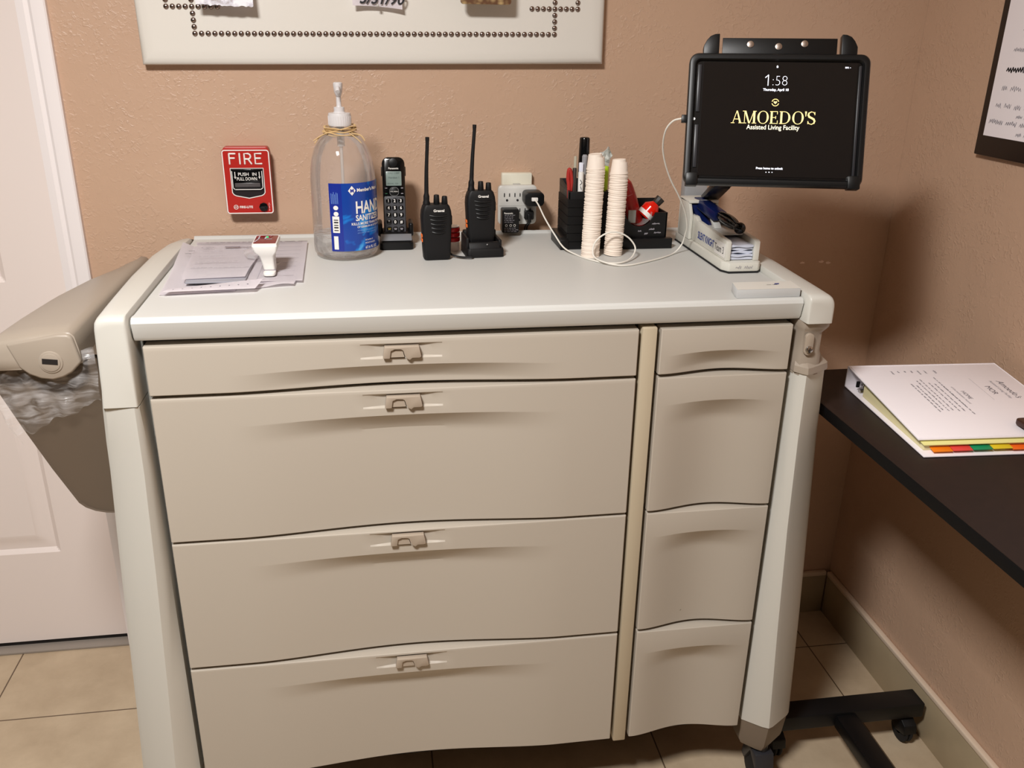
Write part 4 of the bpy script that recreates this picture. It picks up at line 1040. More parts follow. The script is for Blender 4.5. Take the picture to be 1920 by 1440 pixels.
# top bracket with two ears and three holes
b=bm_new(); box(b,-.100,.096,.0045,.0085,.100,.142,.0008); br=tobj('bracket',b,M_black)
for x,z in ((-.052,.1310),(-.0035,.1275),(.0405,.1325)):
    b=bm_new(); cyl(b,(x,.0050,z),(x,.0032,z),.0060,n=20,bev=.0006); tobj('bracket_screw',b,M_screw,br)
for s in (-1,1):
    b=bm_new(); xi=(-.106 if s<0 else .102); xo=(-.133 if s<0 else .129)
    pts=[(xi,.100),(xi,.147),(xi+s*.008,.1465),(xi+s*.016,.143),(xi+s*.022,.136),(xo,.126),(xo,.100)]
    prism(b,pts,'xz',-.003,.014,.0012); tobj('bracket_ear',b,M_black,br)
b=bm_new(); box(b,-.1645,-.1545,-.004,.006,-.0065,.0065,.001); tobj('cable_plug',b,M_black)
def TT(x,z,y=-.0027): return frame((x,y,z),(1,0,0),(0,0,1))
ew=mat('screen_white',(255,255,255),.5,emis=((225,232,255),1.5)); eg=mat('screen_gold',(230,200,120),.5,emis=((250,226,160),1.0)); egr=mat('screen_pale',(240,230,190),.5,emis=((244,240,214),1.1))
def st(body,size,x,z,m,**k): 
    b=text_bm(body,size,TT(x,z),align='CENTER',**k); return obj('screen_text',b,m,scn,world=False,recalc=False)
st(':58',.0250,.0015,.0590,ew,sx=.92,bold=-.0008)
b=strokes_bm([[(-.0235,.0725),(-.0185,.0770),(-.0185,.0592)]],.0013,TT(0,0)); obj('screen_text',b,ew,scn,world=False,recalc=False)
st('Thursday, April 18',.0058,-.0045,.0500,ew,bold=.00012)
st('Press home to unlock',.0052,-.0070,-.0855,ew,bold=.0001)
st('88% ▪',.0040,.1150,.0895,ew)
b=strokes_bm([[(-.002,-.0905),(-.0016,-.0905)],[(-.0075,-.0905),(-.0065,-.0905)],[(-.0125,-.0905),(-.0120,-.0905)]],.0014,TT(0,0)); obj('screen_dots',b,ew,scn,world=False,recalc=False)
b=bm_new()
for x0_,z0_,w_,h_ in ((-.0055,.0895,.0026,.0026),(-.0052,.0920,.0018,.0012)): box(b,x0_,x0_+w_,-.0027,-.0022,z0_,z0_+h_)
obj('lock_icon',b,ew,scn,world=False)
# emblem: broken ring with a heart
b=bm_new()
cx,cz=-.0040,.0300
pl=[[(cx+.0058*math.cos(R(a)),cz+.0058*math.sin(R(a))) for a in range(18,163,8)],[(cx+.0058*math.cos(R(a)),cz+.0058*math.sin(R(a))) for a in range(198,343,8)]]
b.free(); b=strokes_bm(pl,.0012,TT(0,0))
hp=[(cx,cz-.0028),(cx+.0030,cz+.0004),(cx+.0028,cz+.0020),(cx+.0012,cz+.0022),(cx,cz+.0012),(cx-.0012,cz+.0022),(cx-.0028,cz+.0020),(cx-.0030,cz+.0004)]
b.faces.new([b.verts.new((p_[0],-.0027,p_[1])) for p_ in hp]); obj('logo_emblem',b,eg,scn,world=False,recalc=False)
# AMOEDO'S : high-contrast serif capitals drawn as thick and thin strokes
def serif_letters(word,x,z,h,M):
    T,t_=h*.145,h*.045; out=bm_new()
    def seg(a,c,w):
        m_=strokes_bm([[a,c]],w,Matrix.Identity(4)); merge(out,m_)
    def quad(pts):
        out.faces.new([out.verts.new((q_[0],q_[1],0)) for q_ in pts])
    def vst(xx,z0,z1,w): quad([(xx-w/2,z0),(xx+w/2,z0),(xx+w/2,z1),(xx-w/2,z1)])
    def srf(xx,zz,w): quad([(xx-w/2,zz-t_/2),(xx+w/2,zz-t_/2),(xx+w/2,zz+t_/2),(xx-w/2,zz+t_/2)])
    def bowl(cx_,cz_,rx,rz,a0,a1,n_=28):
        for i in range(n_):
            aa,ab=R(a0+(a1-a0)*i/n_),R(a0+(a1-a0)*(i+1)/n_)
            def pt(a,s):
                th=(t_+(T-t_)*abs(math.cos(a))**1.5)
                return (cx_+(rx-(th if s else 0))*math.cos(a), cz_+(rz-(t_ if s else 0))*math.sin(a))
            quad([pt(aa,0),pt(ab,0),pt(ab,1),pt(aa,1)])
    for ch in word:
        if ch=='A':
            w=h*.86
            quad([(x+w*.5-T*.3,h),(x+w*.5+T*.25,h),(x+w*.90,0),(x+w*.90-T,0)])
            quad([(x+w*.5-T*.3,h),(x+w*.5-T*.3+t_,h),(x+w*.12+t_,0),(x+w*.12,0)])
            srf(x+w*.12+t_/2,t_/2,h*.28); srf(x+w*.85,t_/2,h*.34); srf(x+w*.45,h*.33,w*.44); x+=w*1.0
        elif ch=='M':
            w=h*1.0; vst(x+w*.14,0,h,t_); vst(x+w*.86,0,h,T)
            quad([(x+w*.10,h),(x+w*.10+T,h),(x+w*.50+T*.4,0),(x+w*.50-T*.4,0)]); quad([(x+w*.80,h),(x+w*.86,h),(x+w*.50+T*.3,0),(x+w*.50,0)])
            srf(x+w*.14,t_/2,h*.28); srf(x+w*.86,t_/2,h*.34); srf(x+w*.11,h-t_/2,h*.24); srf(x+w*.89,h-t_/2,h*.26); x+=w*1.06
        elif ch=='O':
            w=h*.92; bowl(x+w*.5,h*.5,w*.46,h*.52,0,360); x+=w*1.02
        elif ch=='D':
            w=h*.88; vst(x+w*.16,0,h,T); bowl(x+w*.36,h*.5,w*.56,h*.5,-90,90); srf(x+w*.22,t_/2,h*.40); srf(x+w*.22,h-t_/2,h*.40); x+=w*1.04
        elif ch=='E':
            w=h*.70; vst(x+w*.22,0,h,T); srf(x+w*.46,t_/2,w*.86); srf(x+w*.44,h-t_/2,w*.82); srf(x+w*.42,h*.5,w*.50)
            vst(x+w*.86,0,h*.26,t_); vst(x+w*.82,h*.76,h,t_); vst(x+w*.66,h*.38,h*.62,t_); x+=w*1.06
        elif ch=="'":
            quad([(x+h*.02,h*1.02),(x+h*.16,h*1.02),(x+h*.11,h*.62),(x+h*.07,h*.62)]); x+=h*.20
        elif ch=='S':
            w=h*.66; cx_=x+w*.48
            pts=[(.36,.80),(.22,.96),(-.04,1.0),(-.30,.90),(-.36,.74),(-.26,.60),(0,.51),(.26,.41),(.37,.26),(.30,.09),(.02,.0),(-.26,.06),(-.38,.22)]
            ws=[t_*1.3,t_,t_,T*.6,T*.85,T,T*1.05,T,T*.85,T*.6,t_,t_,t_*1.3]
            for (a_,c_,w0,w1) in zip(pts,pts[1:],ws,ws[1:]):
                seg((cx_+a_[0]*w*1.0,a_[1]*h),(cx_+c_[0]*w*1.0,c_[1]*h),(w0+w1)/2)
            vst(cx_+.36*w,h*.74,h*.98,t_); vst(cx_-.38*w,h*.02,h*.26,t_); x+=w
    out.transform(M); return out,x
hh=.0215
o_,wtot=serif_letters("AMOEDO'S",0,0,hh,Matrix.Identity(4)); o_.free()
o_,_=serif_letters("AMOEDO'S",0,0,hh,TT(-.0055-wtot*.5*1.07,-.0065)@Matrix.Diagonal((1.07,1,1,1))); obj('screen_text',o_,eg,scn,world=False,recalc=False)
st('Assisted Living Facility',.0112,-.0055,-.0165,egr,sx=.90,bold=.0001)
# stand
sd=thing('tablet_stand','grey post with black angled arm carrying the tablet at the rear of the cart','tablet stand',(.725,-.14,1.1755))
b=bm_new(); box(b,.700,.754,-.130,-.100,1.1757,1.345,.004); obj('post',b,mat('stand_grey',(168,170,172),.35,.2),sd)
b=bm_new()
A=Vector((.7560,-.124,1.262)); Bp=Vector((.706,-.325,1.330)); Cp=Vector((.703,-.470,1.402))
for p0_,p1_ in ((A,Bp),(Bp,Cp)):
    d_=(p1_-p0_); L_=d_.length; t=bm_new(); box(t,-.0185,.0185,-.006,.006,-.002,L_+.004,.002)
    t.transform(Matrix.Translation(p0_)@d_.to_track_quat('Z','Y').to_matrix().to_4x4()); merge(b,t)
box(b,.738,.774,-.132,-.112,1.240,1.272,.002)
obj('arm',b,M_black,sd)
b=bm_new(); box(b,-.05,.05,.0150,.022,-.06,.05,.002); cyl(b,(0,.020,-.04),(0,.036,-.055),.014,n=20)
b.transform(TM); obj('mount_plate',b,M_black,sd)

# ------------------------------------------------------------------ pill crusher
pcx=thing('pill_crusher','off-white pill crusher with blue lever and black ball handle at the right of the worktop','pill crusher',(.725,-.30,1.1755))
M_pc=mat('crusher_white',(214,212,202),.38)
b=bm_new(); prism(b,[(.684,-.135),(.684,-.420),(.694,-.4385),(.756,-.4385),(.764,-.428),(.766,-.135)],'xy',1.178,1.1965,.003); base=obj('base',b,M_pc,pcx)
b=bm_new(); prism(b,[(.6835,-.135),(.6835,-.421),(.694,-.4390),(.756,-.4390),(.7645,-.428),(.7665,-.135)],'xy',1.1756,1.1784); obj('rubber_foot',b,M_rubber,pcx)
pl=scribble(0,0,.034,.006,random.Random(8)); b=strokes_bm(pl,.0007,frame((.708,-.4388,1.1845),(1,0,0),(0,0,1))); obj('handwriting',b,M_ink_g,base,recalc=False)
for xa,xb in ((.6905,.7010),(.7500,.7610)):
    b=bm_new(); prism(b,[(-.4240,1.197),(-.4240,1.2345),(-.4180,1.2375),(-.2500,1.2430),(-.235,1.250),(-.150,1.250),(-.150,1.197)],'yz',xa,xb,.0012)
    w_=obj('side_wall',b,M_pc,pcx)
    if xa<.7:
        def SW_(y,z): return frame((xa-.0004,y,z),(0,-1,0),(0,0,1))
        text('lettering','SILENT KNIGHT',.0215,SW_(-.262,1.2085),M_ink_b,w_,sx=.66,space=.95,bold=.0004)
        c=bm_new(); box(c,xa-.0012,xa-.0003,-.4200,-.3640,1.2020,1.2300); stk=obj('sticker',c,M_white,w_)
        text('lettering','Team 3',.0205,frame((xa-.0015,-.3650,1.2085),(0,-1,0),(0,0,1)),M_ink_k,stk,sx=.80)
b=bm_new(); prism(b,[(-.155,1.197),(-.155,1.272),(-.160,1.279),(-.205,1.276),(-.212,1.270),(-.225,1.250),(-.225,1.197)],'yz',.683,.690,.0015)
prism(b,[(-.155,1.197),(-.155,1.272),(-.160,1.279),(-.205,1.276),(-.212,1.270),(-.225,1.250),(-.225,1.197)],'yz',.744,.751,.0015)
box(b,.683,.751,-.212,-.150,1.273,1.280,.002); box(b,.683,.751,-.157,-.150,1.197,1.278,.002); obj('rear_housing',b,M_pc,pcx)
M_blue=mat('crusher_blue',(14,27,76),.3)
b=bm_new(); box(b,.6915,.7435,-.205,-.158,1.205,1.271,.002); prism(b,[(-.20,1.265),(-.20,1.235),(-.245,1.215),(-.262,1.222)],'yz',.697,.727,.001); obj('mechanism',b,M_blue,pcx)
b=bm_new(); t=bm_new(); P0=Vector((.716,-.185,1.276)); P1=Vector((.7250,-.292,1.262)); d_=P1-P0
box(t,-.0135,.0135,-.011,.007,0,d_.length,.0015); t.transform(Matrix.Translation(P0)@d_.to_track_quat('Z','Y').to_matrix().to_4x4()); merge(b,t); lev_=obj('lever',b,M_blue,pcx)
b=bm_new(); t=bm_new(); box(t,-.0140,.0140,-.0125,-.0105,.004,d_.length*.98,.0005) ; t.transform(Matrix.Translation(P0)@d_.to_track_quat('Z','Y').to_matrix().to_4x4()); t.transform(Matrix.Translation((0,0,0))); merge(b,t); obj('lever_plate',b,mat('lever_dark',(60,66,86),.25,.5),lev_)
P2=Vector((.7330,-.372,1.2535)); d2=(P2-P1).normalized()
b=bm_new(); rings=[]; L2=(P2-P1).length; nn_=32
for i in range(11):
    u=i/10; rad=.0085+.0035*math.sin(PI*min(1,u*1.1))-.003*max(0,u-.75)*2
    rings.append([Vector(((rad+(.0010 if k%4<2 else -.0004))*math.cos(2*PI*k/nn_),(rad+(.0010 if k%4<2 else -.0004))*math.sin(2*PI*k/nn_),L2*u)) for k in range(nn_)])
M_=Matrix.Translation(P1)@d2.to_track_quat('Z','Y').to_matrix().to_4x4()
t=bm_new(); loft(t,rings); t.transform(M_); merge(b,t); obj('handle_grip',b,M_blackg,lev_,ang=25)
b=bm_new(); sphere(b,P2+d2*.006,.0120,n=24); obj('ball_end',b,M_blackg,lev_)
b=bm_new(); box(b,.7015,.7495,-.362,-.255,1.2330,1.2360,.001,rot=(R(-2),0,0)); 
t=bm_new(); prism(t,[(-.285,1.236),(-.300,1.236),(-.262,1.262),(-.255,1.258)],'yz',.712,.728,.001); merge(b,t); obj('top_plate',b,mat('plate_white',(212,212,208),.4),pcx)
for k in range(5):
    b=bm_new(); z=1.1975+.0063*k; rr=random.Random(k+3); rings=[]
    n=16; a0=rr.uniform(0,6); y0=-.4180+rr.uniform(-.003,.002)
    top=[]; bot=[]
    for i in range(n+1):
        u=i/n; x=.7028+.0462*u; w_=.0011*math.sin(a0+u*7+k)
        bot.append((x,z+.0008+w_*(1 if 0<k else 0))); top.append((x,z+.0052+.0010*math.sin(a0+u*8)))
    prism(b,bot+top[::-1],'xz',y0,-.300,0)
    m_=mat('pouch_blue_white',(206,212,228),.3)
    lb='pale blue-white pouch lying in the open front of the pill crusher, lowest of the pile' if k==0 else ('pale blue-white pouch on top of the pile inside the pill crusher' if k==4 else 'pale blue-white pouch in the middle of the pile inside the pill crusher')
    tag(obj('pill_pouch',b,m_),lb,'pouch','pouches inside the pill crusher')

# flat grey box on the front right corner of the worktop
fb=thing('flat_box','flat light grey plastic box with blue logo on the front right corner of the worktop','box',(.70,-.58,1.1765))
b=bm_new(); prism(b,[(.6395,-.615),(.649,-.566),(.764,-.566),(.761,-.615)],'xy',1.1766,1.1925,.0012); o_=obj('box_body',b,mat('pale_grey_box',(196,198,198),.35),fb)
b=bm_new(); prism(b,[(.6400,-.6145),(.6495,-.5665),(.7635,-.5665),(.7605,-.6145)],'xy',1.1926,1.1932); obj('box_top',b,mat('box_white',(222,220,212),.4),fb)
text('lettering','medDispense',.0075,frame((.706,-.588,1.1935),(1,0,0),(0,1,0)),M_ink_b,o_,sx=.9) if False else None
b=strokes_bm([[(0,.003),(.008,.003)],[(.002,.006),(.010,.006)],[(.004,.0085),(.011,.0085)]],.002,frame((.722,-.590,1.1935),(1,0,0),(0,1,0))); obj('logo',b,M_ink_b,o_,recalc=False)
b=strokes_bm(scribble(0,0,.014,.002,random.Random(2)),.0006,frame((.706,-.590,1.1935),(1,0,0),(0,1,0))); obj('small_print',b,M_ink_k,o_,recalc=False)

# ------------------------------------------------------------------ papers on the worktop's left
def sheet(name,label,cat,corners,z,m=M_paper,curl=None,group=None,thick=.0006,n=14):
    """corners: near-left, near-right, far-right, far-left"""
    b=bm_new(); V=[]
    A,B,C_,D_=[Vector((*c,z)) for c in corners]
    for j in range(n+1):
        v=j/n; row=[]
        for i in range(n+1):
            u=i/n; p=(A*(1-u)+B*u)*(1-v)+(D_*(1-u)+C_*u)*v
            dz=(curl(u,v) if curl else 0)+.0006*math.sin(3.1*u+1)*math.sin(2.7*v+.5)
            row.append(b.verts.new((p.x,p.y,p.z+dz)))
        V.append(row)
    for a,c in zip(V,V[1:]):
        for i in range(n): b.faces.new((a[i],a[i+1],c[i+1],c[i]))
    bmesh.ops.solidify(b,geom=b.faces[:],thickness=thick)
    t=thing(name,label,cat,(*corners[0],z)); obj('paper_sheet',b,m,t,ang=50); return t
Zp=1.1766
def c1(u,v): return .018*max(0,(1-u)-.82)/.18*max(0,v-.3) if u<.18 else 0
s1=sheet('paper_sheet','bottom white form with curled left edge lying under the other papers','paper',[(-.380,-.490),(-.252,-.474),(-.245,-.180),(-.398,-.150)],Zp,curl=lambda u,v:.020*max(0,.30-u)/.30*max(0,v-.35)*1.4)
s2=sheet('paper_sheet','crumpled white sheet sticking out below the stack at its front','paper',[(-.290,-.470),(-.150,-.452),(-.140,-.30),(-.290,-.30)],Zp+.001,curl=lambda u,v:.003*math.sin(u*9)*(1-v)+.002)
s3=sheet('large_form','wide printed form sheet spreading across the stack under the device','paper',[(-.300,-.432),(-.136,-.430),(-.146,-.100),(-.384,-.090)],Zp+.0045)
ln=[]
rnd=random.Random(31)
for k in range(9):
    ln.append([(0.006,-.03-.030*k),(.21,-.03-.030*k)])
b=strokes_bm([[(.005,-.018),(.225,-.018)],[(.005,-.030),(.225,-.030)]],.0014,frame((-.382,-.090,Zp+.0054),(1,0,0),(0,1,0))); obj('ruled_line',b,M_ink_g,s3,recalc=False)
b=strokes_bm(scribble(0,0,.10,.004,rnd),.0007,frame((-.360,-.104,Zp+.0054),(1,0,0),(0,1,0))); obj('print',b,M_ink_g,s3,recalc=False)
b=strokes_bm(scribble(0,0,.06,.005,rnd),.0011,frame((-.215,-.104,Zp+.0054),(1,0,0),(0,1,0))); obj('print',b,M_ink_g,s3,recalc=False)
pl=[]
for k in range(8): pl+=[[(.165,-.06-.034*k),(.225,-.06-.034*k)]]
pl+=[[(.160,-.04),(.160,-.32)],[(.140,-.05),(.120,-.32)]]
b=strokes_bm(pl,.0012,frame((-.380,-.095,Zp+.0055),(1,0,0),(0,1,0))); obj('form_line',b,M_ink_lg,s3,recalc=False)
s4=thing('clipboard','grey clipboard edge under the top sheet of the paper stack','clipboard',(-.30,-.35,Zp+.006))
b=bm_new(); prism(b,rrect(-.345,-.238,-.440,-.300,.004),'xy',Zp+.0056,Zp+.0086,.0008); obj('board',b,mat('clip_grey',(150,150,158),.4),s4)
s5=sheet('top_form','white printed form with small logo and dark bar, topmost of the paper stack','paper',[(-.352,-.425),(-.240,-.420),(-.232,-.165),(-.375,-.160)],Zp+.0100,curl=lambda u,v:.002*math.sin(v*7)+.002*u)
FM=frame((-.372,-.165,Zp+.0150),(1,0,0),(.0,1,0))
b=bm_new(); t=strokes_bm([[(.066,-.022),(.092,-.023)]],.008,FM); merge(b,t); t=strokes_bm([[(.092,-.021),(.118,-.026)]],.003,FM); merge(b,t); obj('dark_bar',b,M_ink_g,s5,recalc=False)
pl=[[(.030+.012*math.cos(a*.5),-.026+.006*math.sin(a*.5)) for a in range(13)],[(.026,-.024),(.031,-.029),(.035,-.023)]]
b=strokes_bm(pl,.0010,FM); obj('logo',b,M_ink_g,s5,recalc=False)
pl=[]
for z_,L in ((-.045,.07),(-.060,.04),(-.105,.05),(-.150,.08),(-.155,.06),(-.195,.10)): pl+=scribble(.025,z_,L,.003,rnd)
b=strokes_bm(pl,.0006,FM); obj('print',b,M_ink_lg,s5,recalc=False)
pl=scribble(-.003,-.055,.006,.003,rnd)+scribble(-.006,-.078,.005,.003,rnd); b=strokes_bm(pl,.0010,FM); obj('print',b,M_ink_k,s5,recalc=False)
s6=sheet('torn_strip','torn perforated paper strip across the front of the stack','paper',[(-.372,-.500),(-.215,-.488),(-.205,-.445),(-.365,-.478)],Zp+.0036,curl=lambda u,v:.004+.006*u*v)
b=bm_new()
for k in range(9):
    u=.08+.10*k; x=-.372+.157*u+.004; y=-.500+.012*u+.012+.01*u
    cyl(b,(x,y,Zp+.0075+.003*u),(x,y,Zp+.0085+.003*u),.0013,n=8)
obj('punched_hole',b,M_ink_g,s6)

# device standing on the papers
pd=thing('pulse_oximeter','white hand-held medical device with dark red display window standing on the papers','medical device',(-.205,-.36,Zp+.011))
zz=Zp+.0108
b=bm_new(); rings=[]
for z,hw_,y0_,y1_ in ((zz+.001,.0105,-.384,-.352),(zz+.022,.0118,-.388,-.345),(zz+.032,.0140,-.392,-.335),(zz+.040,.0205,-.396,-.322),(zz+.050,.0230,-.396,-.316),(zz+.054,.0225,-.390,-.312)):
    cx=-.1990-.10*(z-zz)
    rings.append([(p[0],p[1],z) for p in rrect(cx-hw_,cx+hw_,y0_,y1_,.004,4)])
loft(b,rings); dv=obj('device_body',b,M_white,pd,ang=40)
b=bm_new(); prism(b,rrect(-.2250,-.1840,-.3845,-.3180,.003),'xy',zz+.0538,zz+.0548,.0003); obj('display',b,mat('dark_red_glass',(104,18,20),.1,emis=((120,16,16),.15)),pd)
b=strokes_bm([[(-.206,-.330),(-.206,-.352),(-.194,-.352)]],.003,Matrix.Translation((0,0,zz+.0553))); obj('display_mark',b,M_ink_lg,pd,recalc=False)
b=strokes_bm([[(-.2235,-.375),(-.2185,-.352),(-.2185,-.325)]],.0025,Matrix.Translation((0,0,zz+.0553))); obj('display_mark',b,M_ink_lg,pd,recalc=False)
b=bm_new(); cyl(b,(-.2035,-.334,zz+.0540),(-.2035,-.334,zz+.0560),.0024,n=12); obj('green_light',b,mat('green_led',(60,230,150),.3,emis=((40,240,140),.8)),pd)
b=bm_new(); prism(b,rrect(-.2095,-.1870,-.406,-.380,.007),'xy',zz-.0040,zz+.0025,.0018); obj('finger_lip',b,M_white,pd)
b=bm_new(); box(b,-.2092,-.1870,-.386,-.3835,zz+.0015,zz+.0035); obj('hinge_gap',b,M_ink_g,pd)
bc=thing('clear_bag','small clear crumpled plastic bag behind the medical device','plastic bag',(-.238,-.25,Zp+.006))
b=bm_new(); rnd=random.Random(6); rings=[]
for x,s in ((-.262,.2),(-.250,.8),(-.235,1),(-.222,.7),(-.215,.3)):
    rings.append([(x+rnd.uniform(-.002,.002),-.250+.05*s*math.cos(2*PI*i/9)+rnd.uniform(-.004,.004),Zp+.018+.010*s*math.sin(2*PI*i/9)) for i in range(9)])
loft(b,rings); obj('bag_film',b,mat('clear_film',(220,218,220),.12,alpha=.28),bc,ang=20)

# ------------------------------------------------------------------ overbed table with binder
tb_=thing('overbed_table','dark espresso overbed table on a black wheeled base along the right wall','table',(1.07,-.78,0))
TZ=.945
b=bm_new(); prism(b,rrect(.858,1.270,-1.20,-.402,.03,6),'xy',TZ-.0015,TZ,.0005); tt=obj('tabletop',b,M_table,tb_)
b=bm_new(); prism(b,rrect(.857,1.271,-1.201,-.401,.031,6),'xy',TZ-.024,TZ-.0012,.002); obj('edge_band',b,mat('edge_black',(9,8,9),.6,spec=.2),tb_)
b=bm_new(); box(b,.865,1.272,-.545,-.490,.078,.118,.003); obj('base_crossbar',b,M_black,tb_)
b=bm_new(); box(b,1.040,1.092,-1.16,-.545,.078,.112,.003); obj('base_spine',b,M_black,tb_)
b=bm_new(); box(b,.865,1.272,-1.20,-1.145,.078,.118,.003); obj('base_crossbar',b,M_black,tb_)
b=bm_new(); box(b,1.035,1.10,-1.19,-1.135,.112,TZ-.024,.004); obj('column',b,M_black,tb_)
for x in (.90,1.238):
    for y in (-.515,-1.17):
        b=bm_new(); cyl(b,(x-.011,y-.012,.033),(x-.0015,y-.012,.033),.033,n=24,bev=.005); cyl(b,(x+.0015,y-.012,.033),(x+.011,y-.012,.033),.033,n=24,bev=.005); cyl(b,(x-.011,y-.012,.033),(x+.011,y-.012,.033),.012)
        ct=obj('caster',b,M_rubber,tb_)
        b=bm_new(); prism(b,[(y+.016,.078),(y+.020,.040),(y-.010,.028),(y-.045,.040),(y-.040,.062),(y-.015,.074),(y-.012,.078)],'yz',x-.0165,x+.0165,.002); obj('hood',b,M_black,ct)

ba_=-.055
U=Vector((math.cos(ba_),math.sin(ba_),0)); Vv=Vector((math.sin(ba_)*1.0-.03,-math.cos(ba_),0)).normalized()
BO=Vector((.947,-.503,TZ))
bd=thing('ring_binder','white ring binder with coloured index tabs lying on the dark table','binder',tuple(BO))
BW,BD=.318,.300
def bslab(name,u0,u1,v0,v1,za0,za1,zb0,zb1,m,parent,uu=8):
    """slab between v0 (bottom za0, top za1) and v1 (zb0, zb1)"""
    b=bm_new()
    rings=[[BO+U*u+Vv*v0+Vector((0,0,za0)),BO+U*u+Vv*v1+Vector((0,0,zb0)),BO+U*u+Vv*v1+Vector((0,0,zb1)),BO+U*u+Vv*v0+Vector((0,0,za1))] if False else None for u in (u0,u1)]
    P_=lambda u,v,z: BO+U*u+Vv*v+Vector((0,0,z))
    rings=[[P_(u,v0,za0),P_(u,v1,zb0),P_(u,v1,zb1),P_(u,v0,za1)] for u in (u0,u1)]
    loft(b,rings); bmesh.ops.recalc_face_normals(b,faces=b.faces); bmesh.ops.bevel(b,geom=b.edges[:],offset=.0008,segments=2,profile=.5,affect='EDGES')
    return obj(name,b,m,parent)
M_bind=mat('binder_white',(240,234,238),.3)
bslab('back_cover',0,BW,0,BD+.026,.001,.0035,.001,.0035,M_bind,bd)
bslab('spine',0,BW,-.003,.0005,.001,.046,.001,.0465,M_bind,bd)
cov=bslab('front_cover',0,BW,0,BD,.0435,.0462,.021,.0236,M_bind,bd)
bslab('cover_sheet',.003,BW-.003,.004,BD-.004,.0463,.0466,.0239,.0242,M_paper,bd)
bslab('page_block',.010,BW-.010,.060,BD+.004,.0040,.030,.0040,.0155,mat('cream_pages',(228,218,170),.6),bd)
bslab('divider_sheets',.006,BW-.006,.075,BD+.010,.0300,.0325,.0155,.0175,mat('pale_yellow_sheet',(232,226,150),.6),bd)
b=bm_new()
P_=lambda u,v,z: BO+U*u+Vv*v+Vector((0,0,z))
for u in (.03,.16,.29): tube(b,[P_(u,.020,.005),P_(u,.018,.022),P_(u,.030,.036),P_(u,.050,.036),P_(u,.064,.024),P_(u,.066,.010)],.0018,n=8)
tube(b,[P_(.012,.040,.006),P_(BW-.012,.040,.006)],.006,n=8,smooth=False); obj('ring_mechanism',b,M_chrome,bd)
b=bm_new(); box(b,-.003,.003,-.002,.002,0,.012); b.transform(Matrix.Translation(P_(.012,.030,.012))); obj('ring_lever',b,M_black,bd)
tcol=[('tab_orange',(240,130,20)),('tab_coral',(226,74,66)),('tab_green',(20,140,92)),('tab_yellow',(222,196,40)),('tab_red_orange',(234,104,30)),('tab_blue',(30,110,180)),('tab_purple',(110,70,150)),('tab_pink',(226,90,140))]
for k,(nm,c) in enumerate(tcol):
    z=.0120+.0008*(k%4)
    tbo=bslab('index_tab',.020+.0365*k,.020+.0365*k+.036,BD-.01,BD+.020,z,z+.0008,z-.004,z-.0032,mat(nm,c,.35),bd); tbo['label']=nm[4:].replace('_','-')+' index tab'
# cover print: text reads with its base towards the left of the photograph
slope=(.0232-.0463)/BD
def CF(u,v): return frame(P_(u,v,.0471+(-.0224/(BD-.008))*v),(Vv.x,Vv.y,slope),(U.x,U.y,0))
def ctext(body,size,u,v,m=M_ink_g,**k): text('cover_print',body,size,CF(u,v),m,cov,align='CENTER',**k)
ctext("Amoedo's",.018,.270,.120,mat('dark_grey_ink',(80,74,84),.6),shear=.25)
ctext('Assisted Living Facility',.0085,.256,.120)
ctext('MOR',.016,.234,.122,MATS['dark_grey_ink'])
ctext('______________________',.0085,.222,.116)
ctext('HOME',.012,.174,.140,MATS['dark_grey_ink'])
ctext('of the medication record',.0070,.164,.140)
rnd=random.Random(12); pl=[]
def clines(u,v,L,h=.0030,w=.0008):
    b=strokes_bm(scribble(0,0,L,h,rnd),w,CF(u,v)); obj('cover_print',b,M_ink_g,cov,recalc=False)
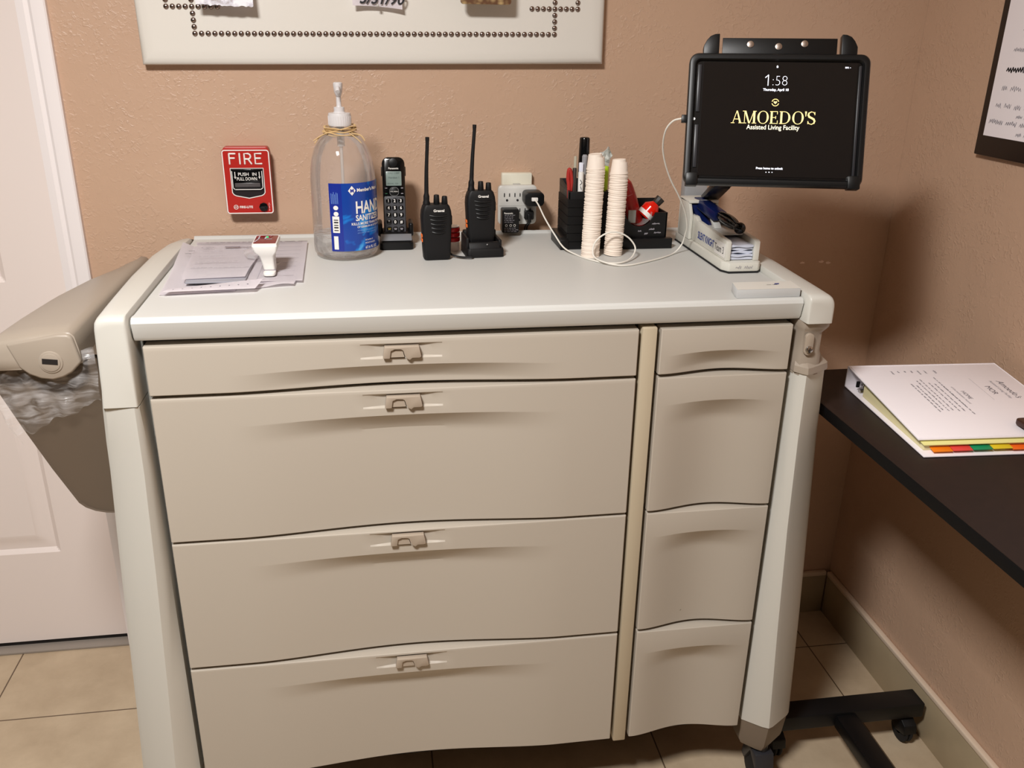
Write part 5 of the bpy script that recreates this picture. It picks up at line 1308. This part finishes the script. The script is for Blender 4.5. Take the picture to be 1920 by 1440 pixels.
for u,v,L in ((.150,.062,.15),(.138,.090,.11),(.128,.085,.12),(.117,.070,.13),(.150,.10,.08),(.108,.075,.12),(.098,.095,.10),(.090,.088,.11)): clines(u,v,L)
for k in range(6): clines(.075+.014*k,.030,.010,.004,.0008)
clines(.165,.030,.012,.005,.001)
# brown case at the right edge of the frame
bcs=thing('brown_case','dark brown rounded case on the binder, cut off at the frame edge','case',tuple(P_(.20,.255,.03)))
b=bm_new(); prism(b,rrect(1.1250,1.190,-.815,-.770,.010,6),'xy',TZ+.030,TZ+.040,.002); cz_=obj('case_shell',b,mat('brown_case',(60,34,24),.35),bcs)

# ------------------------------------------------------------------ lights
def area(name,loc,target,size,energy,color,sy=None):
    l=bpy.data.lights.new(name,'AREA'); l.energy=energy; l.color=color; l.size=size
    if sy: l.shape='RECTANGLE'; l.size_y=sy
    o=bpy.data.objects.new(name,l); COL.objects.link(o); o.location=loc
    o.rotation_euler=(Vector(target)-Vector(loc)).to_track_quat('-Z','Y').to_euler(); return o
area('ceiling_lamp',(-.50,-1.80,2.57),(-.50,-1.80,0),.36,78,(1,.98,.96),.36)
w=bpy.data.worlds.new('room'); S.world=w; w.use_nodes=True
w.node_tree.nodes['Background'].inputs[0].default_value=(1,.94,.88,1); w.node_tree.nodes['Background'].inputs[1].default_value=.03

# ------------------------------------------------------------------ camera
xw=Vector((0.98826667,-0.15199499,0.01505006)); 
cr_=Vector((0.98826667,-0.15199499,0.01505006)); cd_=Vector((-0.04281597,-0.37026945,-0.92793714)); cf=Vector((0.14661438,0.91640496,-0.37243277))
cu=bpy.data.cameras.new('camera'); cam=bpy.data.objects.new('camera',cu); COL.objects.link(cam)
cu.sensor_width=36; cu.sensor_fit='HORIZONTAL'; cu.lens=1658/1920*36; cu.clip_start=.02
cam.matrix_world=Matrix(((cr_.x,-cd_.x,-cf.x,0),(cr_.y,-cd_.y,-cf.y,-2.07),(cr_.z,-cd_.z,-cf.z,1.621),(0,0,0,1)))
S.camera=cam
S.view_settings.view_transform='Standard'; S.view_settings.look='None'; S.view_settings.gamma=1; S.view_settings.use_curve_mapping=False
S.view_settings.exposure=0.0
